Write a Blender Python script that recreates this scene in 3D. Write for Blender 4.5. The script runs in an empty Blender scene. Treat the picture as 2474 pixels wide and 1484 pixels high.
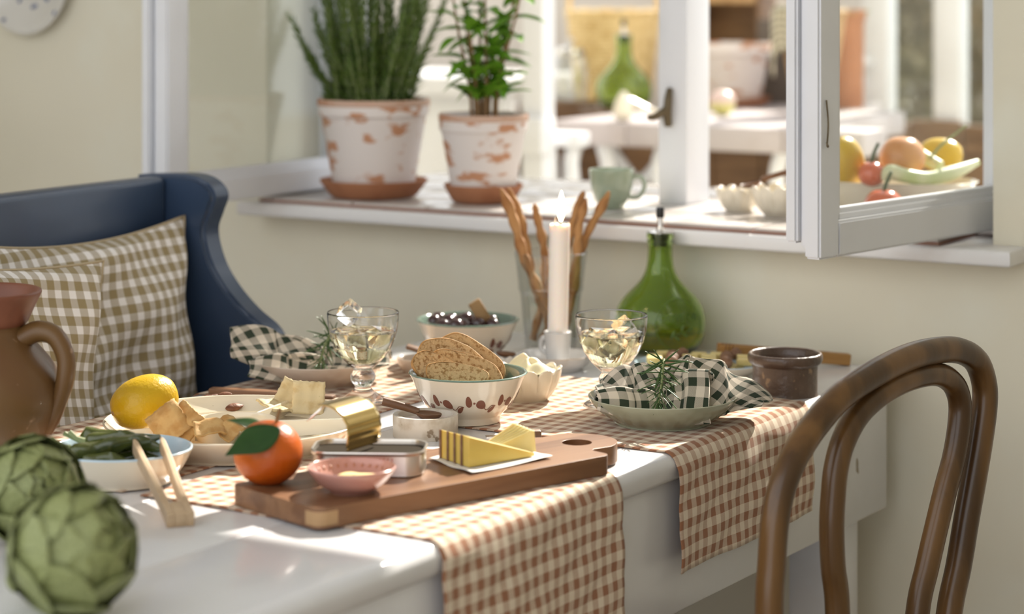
import bpy, bmesh, math, random
from mathutils import Vector, Matrix, Euler
R = math.radians
rnd = random.Random(7)

# ------------------------------------------------------------------ camera, sky, sun, exposure
F, YH, CX, H = 5700.0, -80.0, 1237.0, 1.295      # focal length (px), horizon row, centre column, eye height (m)
TZ = 0.75                                         # table height
ANG = R(31.5)                                     # the table and the walls are turned by this angle
S_, C_ = math.sin(ANG), math.cos(ANG)
scene = bpy.context.scene
col = scene.collection

cam_d = bpy.data.cameras.new('camera'); cam = bpy.data.objects.new('camera', cam_d); col.objects.link(cam)
cam.location = (0, 0, H); cam.rotation_euler = (R(90), 0, 0)
cam_d.sensor_width = 36; cam_d.lens = 36*F/2474
cam_d.shift_y = -(742 - YH)/2474
cam_d.clip_start = .05; cam_d.clip_end = 200
cam_d.dof.use_dof = True; cam_d.dof.focus_distance = 2.74; cam_d.dof.aperture_fstop = 3.3
scene.camera = cam

world = bpy.data.worlds.new('world'); scene.world = world; world.use_nodes = True
bg = world.node_tree.nodes['Background']
bg.inputs[0].default_value = (.955, .98, 1.0, 1); bg.inputs[1].default_value = 1.62

sun_d = bpy.data.lights.new('sun_offscreen', 'SUN'); sun = bpy.data.objects.new('sun_offscreen', sun_d); col.objects.link(sun)
sun_d.energy = 9.5; sun_d.angle = R(0.6); sun_d.color = (1, .93, .82)
SUN_AZ, SUN_EL = R(29), R(37)
sdir = Vector((-math.sin(SUN_AZ)*math.cos(SUN_EL), -math.cos(SUN_AZ)*math.cos(SUN_EL), -math.sin(SUN_EL)))
sun.rotation_euler = sdir.to_track_quat('-Z', 'Y').to_euler()
sun.location = (3, 4, 5)

vs = scene.view_settings
vs.view_transform = 'Standard'; vs.look = 'None'; vs.gamma = 1; vs.exposure = 0.30; vs.use_curve_mapping = False

# ------------------------------------------------------------------ positions
def T(L, W, z=0.0):                       # table / room axes -> world
    return Vector((L*S_ - W*C_, L*C_ + W*S_, z))
def g(u, v, z=TZ):                        # photo pixel on the horizontal plane z
    y = F*(H - z)/(v - YH)
    return Vector(((u - CX)*y/F, y, z))
def at(u, v, y):                          # photo pixel at depth y
    return Vector(((u - CX)*y/F, y, H - (v - YH)*y/F))

# ------------------------------------------------------------------ objects
def tag(o, label, cat, group=None):
    o['label'] = label; o['category'] = cat
    if group: o['group'] = group
    return o
def thing(name, label, cat, loc=(0, 0, 0), rz=0.0, group=None, rot=None):
    o = bpy.data.objects.new(name, None); col.objects.link(o)
    o.empty_display_size = .02
    o.location = loc; o.rotation_euler = rot if rot else (0, 0, rz)
    return tag(o, label, cat, group)
def structure(o):
    o['kind'] = 'structure'; return o
def link(name, me, parent=None, loc=(0, 0, 0), rot=(0, 0, 0), scale=(1, 1, 1)):
    o = bpy.data.objects.new(name, me); col.objects.link(o)
    o.location = loc; o.rotation_euler = rot; o.scale = scale
    if parent: o.parent = parent
    return o
def finish(name, me, mat, parent=None, loc=(0, 0, 0), rot=(0, 0, 0), smooth=True, angle=40):
    me.materials.clear()
    for m in (mat if isinstance(mat, (list, tuple)) else [mat]): me.materials.append(m)
    if smooth:
        me.shade_smooth()
        me.set_sharp_from_angle(angle=R(angle))
    return link(name, me, parent, loc, rot)
def clean(bm):
    bmesh.ops.remove_doubles(bm, verts=bm.verts, dist=1e-6)
    bmesh.ops.recalc_face_normals(bm, faces=bm.faces)
def mesh(bm, name, fix=True):
    if fix: clean(bm)
    me = bpy.data.meshes.new(name); bm.to_mesh(me); bm.free(); return me
def pydata(name, v, f, fix=True):
    bm = bmesh.new(); vs_ = [bm.verts.new(p) for p in v]
    for q in f:
        try: bm.faces.new([vs_[i] for i in q])
        except ValueError: pass
    return mesh(bm, name, fix)
def spline(pts, n=8, closed=False):
    P = [Vector(p) for p in pts]; m = len(P); out = []
    rng = range(m) if closed else range(m - 1)
    for i in rng:
        p1, p2 = P[i], P[(i+1) % m]
        p0 = P[(i-1) % m] if (closed or i > 0) else p1*2 - p2
        p3 = P[(i+2) % m] if (closed or i + 2 < m) else p2*2 - p1
        for k in range(n):
            t = k/n
            out.append(.5*((2*p1) + (p2 - p0)*t + (2*p0 - 5*p1 + 4*p2 - p3)*t*t + (3*p1 - p0 - 3*p2 + p3)*t**3))
    if not closed: out.append(P[-1].copy())
    return out
def lathe_me(prof, seg=56, mod=None, name='lathe', sm=0):
    if sm:
        prof = [(max(0, p[0]), p[1]) for p in spline([(r, z, 0) for r, z in prof], sm)]
    bm = bmesh.new(); rings = []
    for r, z in prof:
        if r < 1e-6 and mod is None: rings.append([bm.verts.new((0, 0, z))])
        else:
            ring = []
            for k in range(seg):
                a = 2*math.pi*k/seg
                rr, zz = mod(a, r, z) if mod else (r, z)
                ring.append(bm.verts.new((rr*math.cos(a), rr*math.sin(a), zz)))
            rings.append(ring)
    for A, B in zip(rings, rings[1:]):
        for k in range(seg):
            a, b = A[k % len(A)], A[(k+1) % len(A)]
            c, d = B[(k+1) % len(B)], B[k % len(B)]
            q = []
            for x in (a, b, c, d):
                if x not in q: q.append(x)
            if len(q) > 2:
                try: bm.faces.new(q)
                except ValueError: pass
    return mesh(bm, name)
def lathe(name, prof, mat, parent=None, loc=(0, 0, 0), rot=(0, 0, 0), seg=56, mod=None, sm=0, angle=50):
    return finish(name, lathe_me(prof, seg, mod, name, sm), mat, parent, loc, rot, angle=angle)
def box_me(sx, sy, sz, c=(0, 0, 0), bev=0.0, seg=2, name='box'):
    bm = bmesh.new(); bmesh.ops.create_cube(bm, size=1)
    for v in bm.verts: v.co = Vector((v.co.x*sx + c[0], v.co.y*sy + c[1], v.co.z*sz + c[2]))
    if bev: bmesh.ops.bevel(bm, geom=bm.edges[:], offset=bev, segments=seg, affect='EDGES', profile=.5)
    return mesh(bm, name)
def box(name, s, c, mat, parent=None, bev=.001, loc=(0, 0, 0), rot=(0, 0, 0), seg=2):
    return finish(name, box_me(*s, c, bev, seg, name), mat, parent, loc, rot, angle=35)
def prism_me(outline, z0, z1, bev=0.0, seg=2, name='prism'):
    bm = bmesh.new()
    bot = [bm.verts.new((p[0], p[1], z0)) for p in outline]; top = [bm.verts.new((p[0], p[1], z1)) for p in outline]
    n = len(outline)
    fb = bm.faces.new(bot[::-1]); ft = bm.faces.new(top)
    for i in range(n): bm.faces.new((bot[i], bot[(i+1) % n], top[(i+1) % n], top[i]))
    if bev:
        bmesh.ops.bevel(bm, geom=list(fb.edges) + list(ft.edges), offset=bev, segments=seg, affect='EDGES', profile=.5)
    return mesh(bm, name)
def tube_me(pts, rad, seg=10, closed=False, name='tube', flat=1.0, twist=None, up=(0, 0, 1)):
    P = [Vector(p) for p in pts]; n = len(P); bm = bmesh.new(); rings = []
    upv = Vector(up); N = None
    for i in range(n):
        t = (P[(i+1) % n] - P[i-1]) if closed else (P[min(i+1, n-1)] - P[max(i-1, 0)])
        t.normalize()
        if N is None:
            N = upv - t*upv.dot(t)
            if N.length < 1e-4: N = Vector((1, 0, 0)) - t*t.x
        else: N = N - t*N.dot(t)
        N.normalize(); B = t.cross(N)
        r = rad[i] if isinstance(rad, (list, tuple)) else rad
        ring = []
        for k in range(seg):
            a = 2*math.pi*k/seg
            rr = r*(twist(a, i) if twist else 1)
            ring.append(bm.verts.new(P[i] + N*math.cos(a)*rr*flat + B*math.sin(a)*rr))
        rings.append(ring)
    m = n if closed else n - 1
    for i in range(m):
        A, B_ = rings[i], rings[(i+1) % n]
        for k in range(seg):
            bm.faces.new((A[k], A[(k+1) % seg], B_[(k+1) % seg], B_[k]))
    if not closed:
        bm.faces.new(rings[0][::-1]); bm.faces.new(rings[-1])
    return mesh(bm, name)
def tube(name, pts, rad, mat, parent=None, seg=10, closed=False, sm=0, loc=(0, 0, 0), rot=(0, 0, 0), **k):
    if sm:
        if isinstance(rad, (list, tuple)):
            q = spline([Vector((r, 0, 0)) for r in rad], sm, closed); rad = [max(1e-4, v.x) for v in q]
        pts = spline(pts, sm, closed)
    return finish(name, tube_me(pts, rad, seg, closed, name, **k), mat, parent, loc, rot, angle=60)
def grid(name, f, nu, nv, mat, parent=None, uv=None, solid=0.0, loc=(0, 0, 0), rot=(0, 0, 0), angle=80, offset=0):
    """surface f(s,t) with s,t in 0..1; uv(s,t) gives cloth coordinates in metres"""
    verts = [f(i/nu, j/nv) for j in range(nv+1) for i in range(nu+1)]
    faces = [(j*(nu+1)+i, j*(nu+1)+i+1, (j+1)*(nu+1)+i+1, (j+1)*(nu+1)+i) for j in range(nv) for i in range(nu)]
    me = bpy.data.meshes.new(name); me.from_pydata([tuple(v) for v in verts], [], faces)
    if uv:
        L = me.uv_layers.new(name='UVMap')
        for lp in me.loops:
            i, j = lp.vertex_index % (nu+1), lp.vertex_index // (nu+1)
            L.data[lp.index].uv = uv(i/nu, j/nv)
    o = finish(name, me, mat, parent, loc, rot, angle=angle)
    if solid:
        m = o.modifiers.new('thick', 'SOLIDIFY'); m.thickness = solid; m.offset = offset
    return o
def subsurf(o, n=1):
    m = o.modifiers.new('sub', 'SUBSURF'); m.levels = n; m.render_levels = n; return o
def icos(r, sub=3, name='ball'):
    bm = bmesh.new(); bmesh.ops.create_icosphere(bm, subdivisions=sub, radius=r); return bm
def hash1(x, y, z=0.0):
    return math.sin(x*12.9898 + y*78.233 + z*37.719)
def wob(p, f, a):                          # cheap smooth wobble
    return a*(math.sin(p[0]*f + 1.3) + math.sin(p[1]*f*1.13 + 2.1) + math.sin(p[2]*f*.91 + .4) + math.sin((p[0]+p[1]-p[2])*f*1.7))/4

# ------------------------------------------------------------------ materials
def nn(nt, kind, **inp):
    n = nt.nodes.new(kind)
    for k, v in inp.items():
        if k.startswith('_'): setattr(n, k[1:], v)
        else: n.inputs[k.replace('__', ' ')].default_value = v
    return n
def c4(c): return (c[0], c[1], c[2], 1)
def M(name, c, rough=.5, c2=None, scale=8.0, lo=.4, hi=.6, metal=0.0, bump=0.0, bscale=60.0, coat=0.0, trans=0.0, ior=1.45,
      sss=0.0, sssr=(.01, .006, .003), stretch=None, detail=4.0, spec=.5, emit=None, c3=None, scale3=40.0, lo3=.55, hi3=.65, sheen=0.0, dist=0.0):
    m = bpy.data.materials.new(name); m.use_nodes = True; nt = m.node_tree
    b = nt.nodes['Principled BSDF']; lk = nt.links.new
    b.inputs['Base Color'].default_value = c4(c); b.inputs['Roughness'].default_value = rough
    b.inputs['Metallic'].default_value = metal; b.inputs['IOR'].default_value = ior
    b.inputs['Transmission Weight'].default_value = trans; b.inputs['Coat Weight'].default_value = coat
    b.inputs['Coat Roughness'].default_value = .06; b.inputs['Specular IOR Level'].default_value = spec
    b.inputs['Sheen Weight'].default_value = sheen
    if sss:
        b.inputs['Subsurface Weight'].default_value = sss; b.inputs['Subsurface Radius'].default_value = (1, .6, .35)
        b.inputs['Subsurface Scale'].default_value = .01
    if emit:
        b.inputs['Emission Color'].default_value = c4(emit[0]); b.inputs['Emission Strength'].default_value = emit[1]
    tc = nn(nt, 'ShaderNodeTexCoord'); mp = nn(nt, 'ShaderNodeMapping')
    if stretch: mp.inputs['Scale'].default_value = stretch
    lk(tc.outputs['Object'], mp.inputs['Vector'])
    last = None
    if c2:
        no = nn(nt, 'ShaderNodeTexNoise', Scale=scale, Detail=detail, Distortion=dist); lk(mp.outputs[0], no.inputs['Vector'])
        mr = nn(nt, 'ShaderNodeMapRange'); mr.interpolation_type = 'SMOOTHSTEP'
        mr.inputs['From Min'].default_value = lo; mr.inputs['From Max'].default_value = hi
        lk(no.outputs['Fac'], mr.inputs['Value'])
        mx = nn(nt, 'ShaderNodeMix', _data_type='RGBA'); mx.inputs['A'].default_value = c4(c); mx.inputs['B'].default_value = c4(c2)
        lk(mr.outputs[0], mx.inputs['Factor']); last = mx.outputs['Result']
    if c3:
        no = nn(nt, 'ShaderNodeTexNoise', Scale=scale3, Detail=3.0); lk(mp.outputs[0], no.inputs['Vector'])
        mr = nn(nt, 'ShaderNodeMapRange'); mr.interpolation_type = 'SMOOTHSTEP'
        mr.inputs['From Min'].default_value = lo3; mr.inputs['From Max'].default_value = hi3
        lk(no.outputs['Fac'], mr.inputs['Value'])
        mx = nn(nt, 'ShaderNodeMix', _data_type='RGBA'); mx.inputs['A'].default_value = c4(c); mx.inputs['B'].default_value = c4(c3)
        if last: lk(last, mx.inputs['A'])
        lk(mr.outputs[0], mx.inputs['Factor']); last = mx.outputs['Result']
    if last: lk(last, b.inputs['Base Color'])
    if bump:
        no = nn(nt, 'ShaderNodeTexNoise', Scale=bscale, Detail=3.0); lk(mp.outputs[0], no.inputs['Vector'])
        bp = nn(nt, 'ShaderNodeBump', Strength=bump, Distance=.002); lk(no.outputs['Fac'], bp.inputs['Height'])
        lk(bp.outputs[0], b.inputs['Normal'])
    return m
def gingham(name, period, light, dark, thread=.0016, rough=.9, mid=(.28, .68), bumpy=.25, turn=0.0, duty=.5):
    m = bpy.data.materials.new(name); m.use_nodes = True; nt = m.node_tree; lk = nt.links.new
    b = nt.nodes['Principled BSDF']; b.inputs['Roughness'].default_value = rough; b.inputs['Specular IOR Level'].default_value = .15
    b.inputs['Sheen Weight'].default_value = .15
    uv = nn(nt, 'ShaderNodeUVMap'); mp = nn(nt, 'ShaderNodeMapping'); mp.inputs['Rotation'].default_value = (0, 0, turn)
    lk(uv.outputs[0], mp.inputs['Vector']); sp = nn(nt, 'ShaderNodeSeparateXYZ'); lk(mp.outputs[0], sp.inputs[0])
    def math_(op, a, bb=None):
        n = nn(nt, 'ShaderNodeMath', _operation=op)
        for k, x in enumerate((a, bb)):
            if x is None: continue
            if isinstance(x, (int, float)): n.inputs[k].default_value = x
            else: lk(x, n.inputs[k])
        return n.outputs[0]
    def stripe(x, p, d=.5): return math_('LESS_THAN', math_('FRACT', math_('DIVIDE', x, p)), d)
    su, sv = stripe(sp.outputs[0], period, duty), stripe(sp.outputs[1], period, duty)
    hatch = stripe(math_('ADD', sp.outputs[0], sp.outputs[1]), thread)
    both = math_('MULTIPLY', su, sv)
    one = math_('SUBTRACT', math_('ADD', su, sv), math_('MULTIPLY', both, 2.0))
    midv = math_('ADD', math_('MULTIPLY', hatch, mid[1] - mid[0]), mid[0])
    fac = math_('ADD', both, math_('MULTIPLY', one, midv))
    mx = nn(nt, 'ShaderNodeMix', _data_type='RGBA'); mx.inputs['A'].default_value = c4(light); mx.inputs['B'].default_value = c4(dark)
    lk(fac, mx.inputs['Factor']); lk(mx.outputs['Result'], b.inputs['Base Color'])
    wv = math_('MULTIPLY', math_('SINE', math_('MULTIPLY', sp.outputs[0], 6.2832/(thread*.9))), math_('SINE', math_('MULTIPLY', sp.outputs[1], 6.2832/(thread*.9))))
    bp = nn(nt, 'ShaderNodeBump', Strength=bumpy, Distance=.0008); lk(wv, bp.inputs['Height']); lk(bp.outputs[0], b.inputs['Normal'])
    return m
def wood(name, c1, c2, axis=0, rough=.45, scale=14.0, coat=0.0, bump=.15):
    st = [1, 1, 1]; st[axis] = .08
    return M(name, c1, rough, c2, scale*3, .35, .68, stretch=tuple(st), detail=6, bump=bump, bscale=scale*8, coat=coat, dist=.6)
def thin_glass(name, tint=(.96, .98, .97), refl=.035, power=4.0, rough=.01):
    m = bpy.data.materials.new(name); m.use_nodes = True; nt = m.node_tree; lk = nt.links.new
    for n in list(nt.nodes):
        if n.type == 'BSDF_PRINCIPLED': nt.nodes.remove(n)
    out = [n for n in nt.nodes if n.type == 'OUTPUT_MATERIAL'][0]
    tr = nn(nt, 'ShaderNodeBsdfTransparent'); tr.inputs[0].default_value = c4(tint)
    gl = nn(nt, 'ShaderNodeBsdfGlossy', Roughness=rough)
    lw = nn(nt, 'ShaderNodeLayerWeight', Blend=.5); pw_ = nn(nt, 'ShaderNodeMath', _operation='POWER'); pw_.inputs[1].default_value = power
    ma = nn(nt, 'ShaderNodeMath', _operation='MULTIPLY_ADD'); ma.inputs[1].default_value = .85; ma.inputs[2].default_value = refl
    lk(lw.outputs['Facing'], pw_.inputs[0]); lk(pw_.outputs[0], ma.inputs[0])
    mx = nn(nt, 'ShaderNodeMixShader'); lk(ma.outputs[0], mx.inputs[0]); lk(tr.outputs[0], mx.inputs[1]); lk(gl.outputs[0], mx.inputs[2])
    lk(mx.outputs[0], out.inputs['Surface']); return m
def split_z(name, lowc, highc, z0, z1, rough=.4, **k):     # two body colours, one above the other
    m = M(name, lowc, rough, **k); nt = m.node_tree; lk = nt.links.new; b = nt.nodes['Principled BSDF']
    tc = nn(nt, 'ShaderNodeTexCoord'); sp = nn(nt, 'ShaderNodeSeparateXYZ'); lk(tc.outputs['Object'], sp.inputs[0])
    mr = nn(nt, 'ShaderNodeMapRange'); mr.inputs['From Min'].default_value = z0; mr.inputs['From Max'].default_value = z1; lk(sp.outputs[2], mr.inputs['Value'])
    mx = nn(nt, 'ShaderNodeMix', _data_type='RGBA'); mx.inputs['A'].default_value = c4(lowc); mx.inputs['B'].default_value = c4(highc)
    lk(mr.outputs[0], mx.inputs['Factor']); lk(mx.outputs['Result'], b.inputs['Base Color']); return m

m_wall = M('plaster', (.78, .735, .605), .9, (.72, .675, .545), 2.2, .3, .7, bump=.25, bscale=14, c3=(.78, .76, .65), scale3=5, lo3=.5, hi3=.75)
m_white = M('white_paint', (.72, .73, .765), .35, (.67, .675, .70), 6, .45, .75, bump=.08, bscale=40)
m_sill = M('old_white_paint', (.77, .765, .77), .35, (.68, .64, .62), 9, .5, .8, bump=.1, bscale=30)
m_tile = M('white_glazed_tile', (0.54, 0.4995, 0.468), .25, (0.432, 0.36, 0.324), 12, .5, .8, coat=.3)
m_grout = M('terracotta_grout', (.30, .17, .13), .9)
m_table = M('worn_white_table_paint', (.70, .70, .715), .26, (.62, .615, .62), 5, .4, .75, bump=.12, bscale=22, c3=(.25, .19, .12), scale3=14, lo3=.745, hi3=.752, coat=.25)
m_floor = wood('floor_boards', (.34, .24, .15), (.25, .17, .10), 1)
m_navy = M('navy_paint', (0.0288, 0.0504, 0.0972), .38, (0.0216, 0.03744, 0.072), 5, .4, .7, bump=.05, coat=.1)
m_brown_g = gingham('brown_gingham', .0205, (.70, .60, .47), (.30, .135, .07), .0016)
m_green_g = gingham('green_gingham', .0205, (.62, .54, .44), (.028, .040, .024), .0012, mid=(.22, .68))
m_tan_g = gingham('tan_gingham', .0225, (.80, .77, .75), (.295, .23, .12), .0014, mid=(.50, .76), duty=.54)
m_cream = M('cream_glaze', (.72, .65, .54), .14, (.66, .58, .46), 16, .45, .8, coat=.5)
m_greenglaze = M('sage_green_glaze', (.155, .225, .18), .10, coat=.6)
m_print = M('brown_print', (.20, .075, .045), .35)
m_beige = M('beige_glaze', (.56, .47, .39), .15, (.48, .39, .31), 25, .45, .8, coat=.5)
m_sage = M('sage_plate_glaze', (.36, .37, .27), .14, (.31, .315, .22), 25, .45, .8, coat=.5)
m_ivory = M('ivory_glaze', (.74, .67, .54), .14, coat=.5)
m_blueglaze = M('pale_blue_glaze', (.50, .63, .72), .12, coat=.5)
m_glass = M('clear_glass', (1, 1, 1), 0.0, trans=1, ior=1.45)
m_thin = thin_glass('thin_clear_glass', (.95, .96, .96), refl=.09, power=2.6)
m_pane = thin_glass('window_glass', (.97, .985, .98))
m_drink = M('pale_wine', (.96, .90, .60), 0.0, trans=1, ior=1.33)
m_ice = M('ice', (1, 1, 1), .02, trans=1, ior=1.31)
m_greenglass = M('green_glass', (.53, .70, .24), .01, trans=1, ior=1.45)
m_embos = M('raised_green_glass', (.13, .22, .05), .12, trans=.25)
m_oil = M('olive_oil', (1.0, .58, .03), 0.0, trans=1, ior=1.46)
m_steel = M('polished_steel', (.62, .60, .57), .15, metal=1)
m_blackrub = M('black_rubber', (.012, .012, .013), .35)
m_tin = M('tin_plate', (.70, .66, .60), .28, (.62, .50, .47), 9, .45, .7, metal=.85)
m_gold = M('gold_lacquer', (.62, .46, .19), .2, metal=1, bump=.04, bscale=12)
m_darkoil = M('dark_tin_oil', (.030, .022, .013), .75, spec=.05)
m_wax = M('white_wax', (.82, .77, .72), .4, sss=.6)
m_wick = M('burnt_wick', (.01, .008, .008), .9)
m_flame = M('flame', (1, .7, .3), .5, emit=((1, .74, .38), 16))
m_stoneware = M('pale_grey_stoneware', (.57, .56, .55), .22, (.50, .46, .42), 30, .5, .75, coat=.3)
m_rimbrown = M('bare_clay_rim', (.42, .33, .24), .5)
m_stick = M('baked_breadstick', (0.425, 0.221, 0.085), .75, (0.306, 0.1318, 0.0425), 26, .4, .7, bump=.4, bscale=260)
m_crumb = M('bread_crumb', (0.5084, 0.3444, 0.1722), .9, (0.2952, 0.164, 0.0615), 230, .50, .64, bump=1.0, bscale=330, c3=(.27, .13, .045), scale3=110, lo3=.62, hi3=.68)
m_crust = M('bread_crust', (0.416, 0.216, 0.068), .7, (0.528, 0.336, 0.152), 45, .4, .7, bump=.6, bscale=160)
m_olive = M('black_olive_skin', (.045, .018, .020), .12, coat=.6)
m_corkwood = M('light_wood', (.33, .20, .09), .6, (.22, .12, .05), 60, .45, .7)
m_darkwood = wood('walnut_wood', (.165, .085, .042), (.10, .045, .02), 0, scale=20)
m_midwood = wood('acacia_wood', (0.2295, 0.1148, 0.05525), (0.1445, 0.06375, 0.02805), 0, .38, scale=16)
m_sapwood = M('pale_sapwood', (.38, .23, .11), .5)
m_bamboo = wood('bamboo', (0.374, 0.1997, 0.06375), (0.306, 0.153, 0.0425), 0, .4, scale=22)
m_beech = wood('pale_beech', (0.51, 0.374, 0.238), (0.459, 0.323, 0.1955), 1, .5, scale=18)
m_bent = wood('bentwood_varnish', (.150, .074, .023), (.062, .029, .009), 2, .30, scale=7, coat=.12)
m_brownpot = M('dark_brown_stoneware', (.075, .045, .032), .30, (.12, .078, .055), 26, .4, .75, bump=.8, bscale=90, coat=.15, c3=(.24, .15, .085), scale3=60, lo3=.64, hi3=.70)
m_jug = M('glazed_terracotta', (0.126, 0.0576, 0.02016), .45, (0.144, 0.0756, 0.0216), 7, .35, .7, coat=.1, c3=(.36, .22, .13), scale3=45, lo3=.66, hi3=.74, bump=.1)
m_jugrim = M('red_terracotta_rim', (0.168, 0.0544, 0.028), .45, (0.224, 0.08, 0.044), 20, .4, .7)
m_lemon = M('lemon_peel', (0.5676, 0.3612, 0.009), .3, (0.4816, 0.2856, 0.0048), 14, .4, .75, bump=.35, bscale=240, sss=.1)
m_orange = M('orange_peel', (0.5184, 0.1073, 0.005), .32, (0.432, 0.0667, 0.003), 9, .35, .75, bump=.3, bscale=260, sss=.1)
m_leafdark = M('citrus_leaf', (0.0154, 0.0525, 0.0098), .28, (0.0245, 0.07, 0.014), 30, .4, .7)
m_rose = M('rosemary_needle', (.055, .115, .032), .45, (.035, .075, .02), 60, .4, .7)
m_rosestem = M('rosemary_stem', (.22, .26, .11), .6)
m_rosepot = M('rosemary_foliage', (0.1445, 0.221, 0.0425), .6, (0.07225, 0.1318, 0.0255), 20, .35, .7)
m_mint = M('mint_leaf', (0.17, 0.357, 0.0255), .45, (0.0935, 0.2465, 0.0153), 14, .35, .7, sss=.15)
m_mintstem = M('mint_stem', (.22, .12, .045), .6)
m_terra = M('terracotta', (0.391, 0.17, 0.085), .8, (0.323, 0.1275, 0.0595), 14, .4, .7)
m_limepot = M('whitewashed_terracotta', (.72, .66, .63), .85, (.50, .25, .14), 24, .53, .63, bump=.2, bscale=50, stretch=(1, 1, 1.9), c3=(.55, .50, .38), scale3=9, lo3=.58, hi3=.8)
m_soil = M('soil', (.05, .032, .02), .95)
m_arti = M('artichoke_bract', (0.234, 0.2574, 0.1014), .5, (0.1443, 0.1638, 0.0507), 26, .4, .72, c3=(.20, .13, .075), scale3=38, lo3=.66, hi3=.78)
m_pepper = M('blistered_green_pepper', (.066, .080, .014), .22, (.030, .042, .009), 30, .4, .65, coat=.4, bump=.5, bscale=50, c3=(.24, .22, .05), scale3=22, lo3=.6, hi3=.75)
m_almond = M('almond_skin', (.17, .062, .027), .6, (.11, .038, .016), 70, .4, .7, bump=.5, bscale=220, stretch=(.25, 1, 1))
m_cracker = M('pale_cracker', (0.612, 0.504, 0.306), .85, (0.522, 0.387, 0.198), 55, .5, .7, bump=.4, bscale=130, c3=(.30, .26, .12), scale3=130, lo3=.72, hi3=.76)
m_pita = M('toasted_crisp', (0.5412, 0.3444, 0.1394), .75, (0.4428, 0.2378, 0.0738), 60, .42, .7, bump=.5, bscale=150)
m_cheese = M('hard_yellow_cheese', (0.6048, 0.44, 0.102), .45, (0.5544, 0.384, 0.072), 30, .4, .7, sss=.15)
m_cheesepale = M('pale_cheese', (0.6512, 0.5332, 0.2304), .45, (0.5984, 0.473, 0.1728), 40, .4, .7, sss=.15)
m_rind = M('brown_cheese_rind', (.17, .085, .045), .7, (.26, .15, .09), 60, .4, .7)
m_paper = M('greaseproof_paper', (.76, .73, .69), .6)
m_pinkglaze = M('pink_glaze', (0.476, 0.2422, 0.1997), .2, (0.442, 0.2125, 0.1742), 30, .4, .7, coat=.4)
m_mustard = M('butter_yellow', (.74, .62, .30), .4)
m_cream2 = M('whipped_butter', (.76, .69, .46), .45, sss=.2)
m_salt = M('coarse_salt', (.74, .66, .62), .7, (.60, .48, .44), 120, .5, .7, bump=.6, bscale=300)
m_stone = M('speckled_marble', (.62, .57, .49), .4, (.44, .37, .28), 42, .42, .68, c3=(.24, .18, .12), scale3=75, lo3=.64, hi3=.72, bump=.1)
m_cupg = M('pale_green_glaze', (0.3145, 0.3655, 0.2635), .12, coat=.5)
m_mocha = M('wooden_spoon_dark', (.14, .065, .03), .5)
m_bronze = M('aged_brass', (.13, .10, .06), .45, metal=.7)
m_plate = M('white_faience', (.68, .66, .62), .18, coat=.4)
m_blueprint = M('cobalt_print', (.12, .15, .28), .4)
m_tomato = M('tomato_skin', (.58, .115, .045), .18, coat=.4)
m_fennel = M('leek_skin', (.62, .63, .40), .4, (.42, .50, .20), 14, .4, .65)
m_wicker = M('pale_wicker', (.74, .56, .28), .7, (.58, .40, .17), 40, .4, .7, bump=.4)
m_cane = M('tan_wicker', (.50, .33, .17), .75, (.38, .23, .11), 40, .4, .7, bump=.3)
m_crate = wood('old_brown_boards', (.20, .115, .06), (.12, .065, .033), 0)
m_lilac = M('lilac_white_boards', (0.476, 0.4335, 0.442), .5, (0.425, 0.374, 0.374), 8, .45, .7)
m_gray = M('dark_grey_felt', (.13, .11, .095), .9)
m_leafgarden = M('garden_foliage', (.16, .15, .075), .7, (.26, .21, .15), 3, .35, .65)
m_gravel = M('gravel', (.40, .38, .33), .95, (.30, .28, .24), 6, .4, .65)
m_trunk = M('bark', (.16, .12, .085), .9)
m_gdn = gingham('faded_gingham', .02, (.66, .60, .47), (.13, .125, .07), .002)

# ------------------------------------------------------------------ the room (local axes: x = -W, y = L)
RZ = -ANG
def rbox(name, W0, W1, L0, L1, z0, z1, mat, parent=None, bev=.0, seg=2):
    rot = (0, 0, 0) if parent else (0, 0, RZ)
    return box(name, (abs(W1-W0), abs(L1-L0), abs(z1-z0)), (-(W0+W1)/2, (L0+L1)/2, (z0+z1)/2), mat, parent, bev, rot=rot, seg=seg)
def room(name, label, cat, group=None):
    return thing(name, label, cat, (0, 0, 0), RZ, group)

o = structure(rbox('floor', -2.5, 6, -2.0, 3.4, -.05, 0, m_floor)); tag(o, 'brown wooden floor boards under the dining table', 'floor')
o = structure(rbox('ground', -8, 16, 3.4, 26, -.08, -.02, m_gravel)); tag(o, 'grey gravel ground outside the window', 'ground')

OW0, OW1, OZ0, OZ1, WL0, WL1 = 1.1085, 2.335, .8986, 1.94, 3.05, 3.33
bm = bmesh.new()
for (a, b, c, d) in ((-1.6, OW0, 0, 2.7), (OW1, 5.5, 0, 2.7), (OW0, OW1, 0, OZ0), (OW0, OW1, OZ1, 2.7)):
    q = bmesh.ops.create_cube(bm, size=1)['verts']
    for v in q: v.co = Vector((v.co.x*(b-a) - (a+b)/2, v.co.y*(WL1-WL0) + (WL0+WL1)/2, v.co.z*(d-c) + (c+d)/2))
o = structure(finish('wall_back', mesh(bm, 'wall_back', False), m_wall, rot=(0, 0, RZ), smooth=False))
tag(o, 'mottled beige plaster wall around the open window', 'wall')

o = structure(rbox('wall_right', .06, .20, .70, 3.05, 0, 2.7, m_wall)); tag(o, 'beige plaster side wall behind the chair', 'wall')
o = structure(rbox('ceiling', .06, 4.0, .70, 3.05, 2.62, 2.70, m_white)); tag(o, 'white ceiling over the table end', 'ceiling')
o = structure(rbox('wall_left', 3.05, 3.18, 1.3, 3.05, 0, 2.7, m_wall)); tag(o, 'beige plaster side wall beyond the bench', 'wall')
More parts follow.
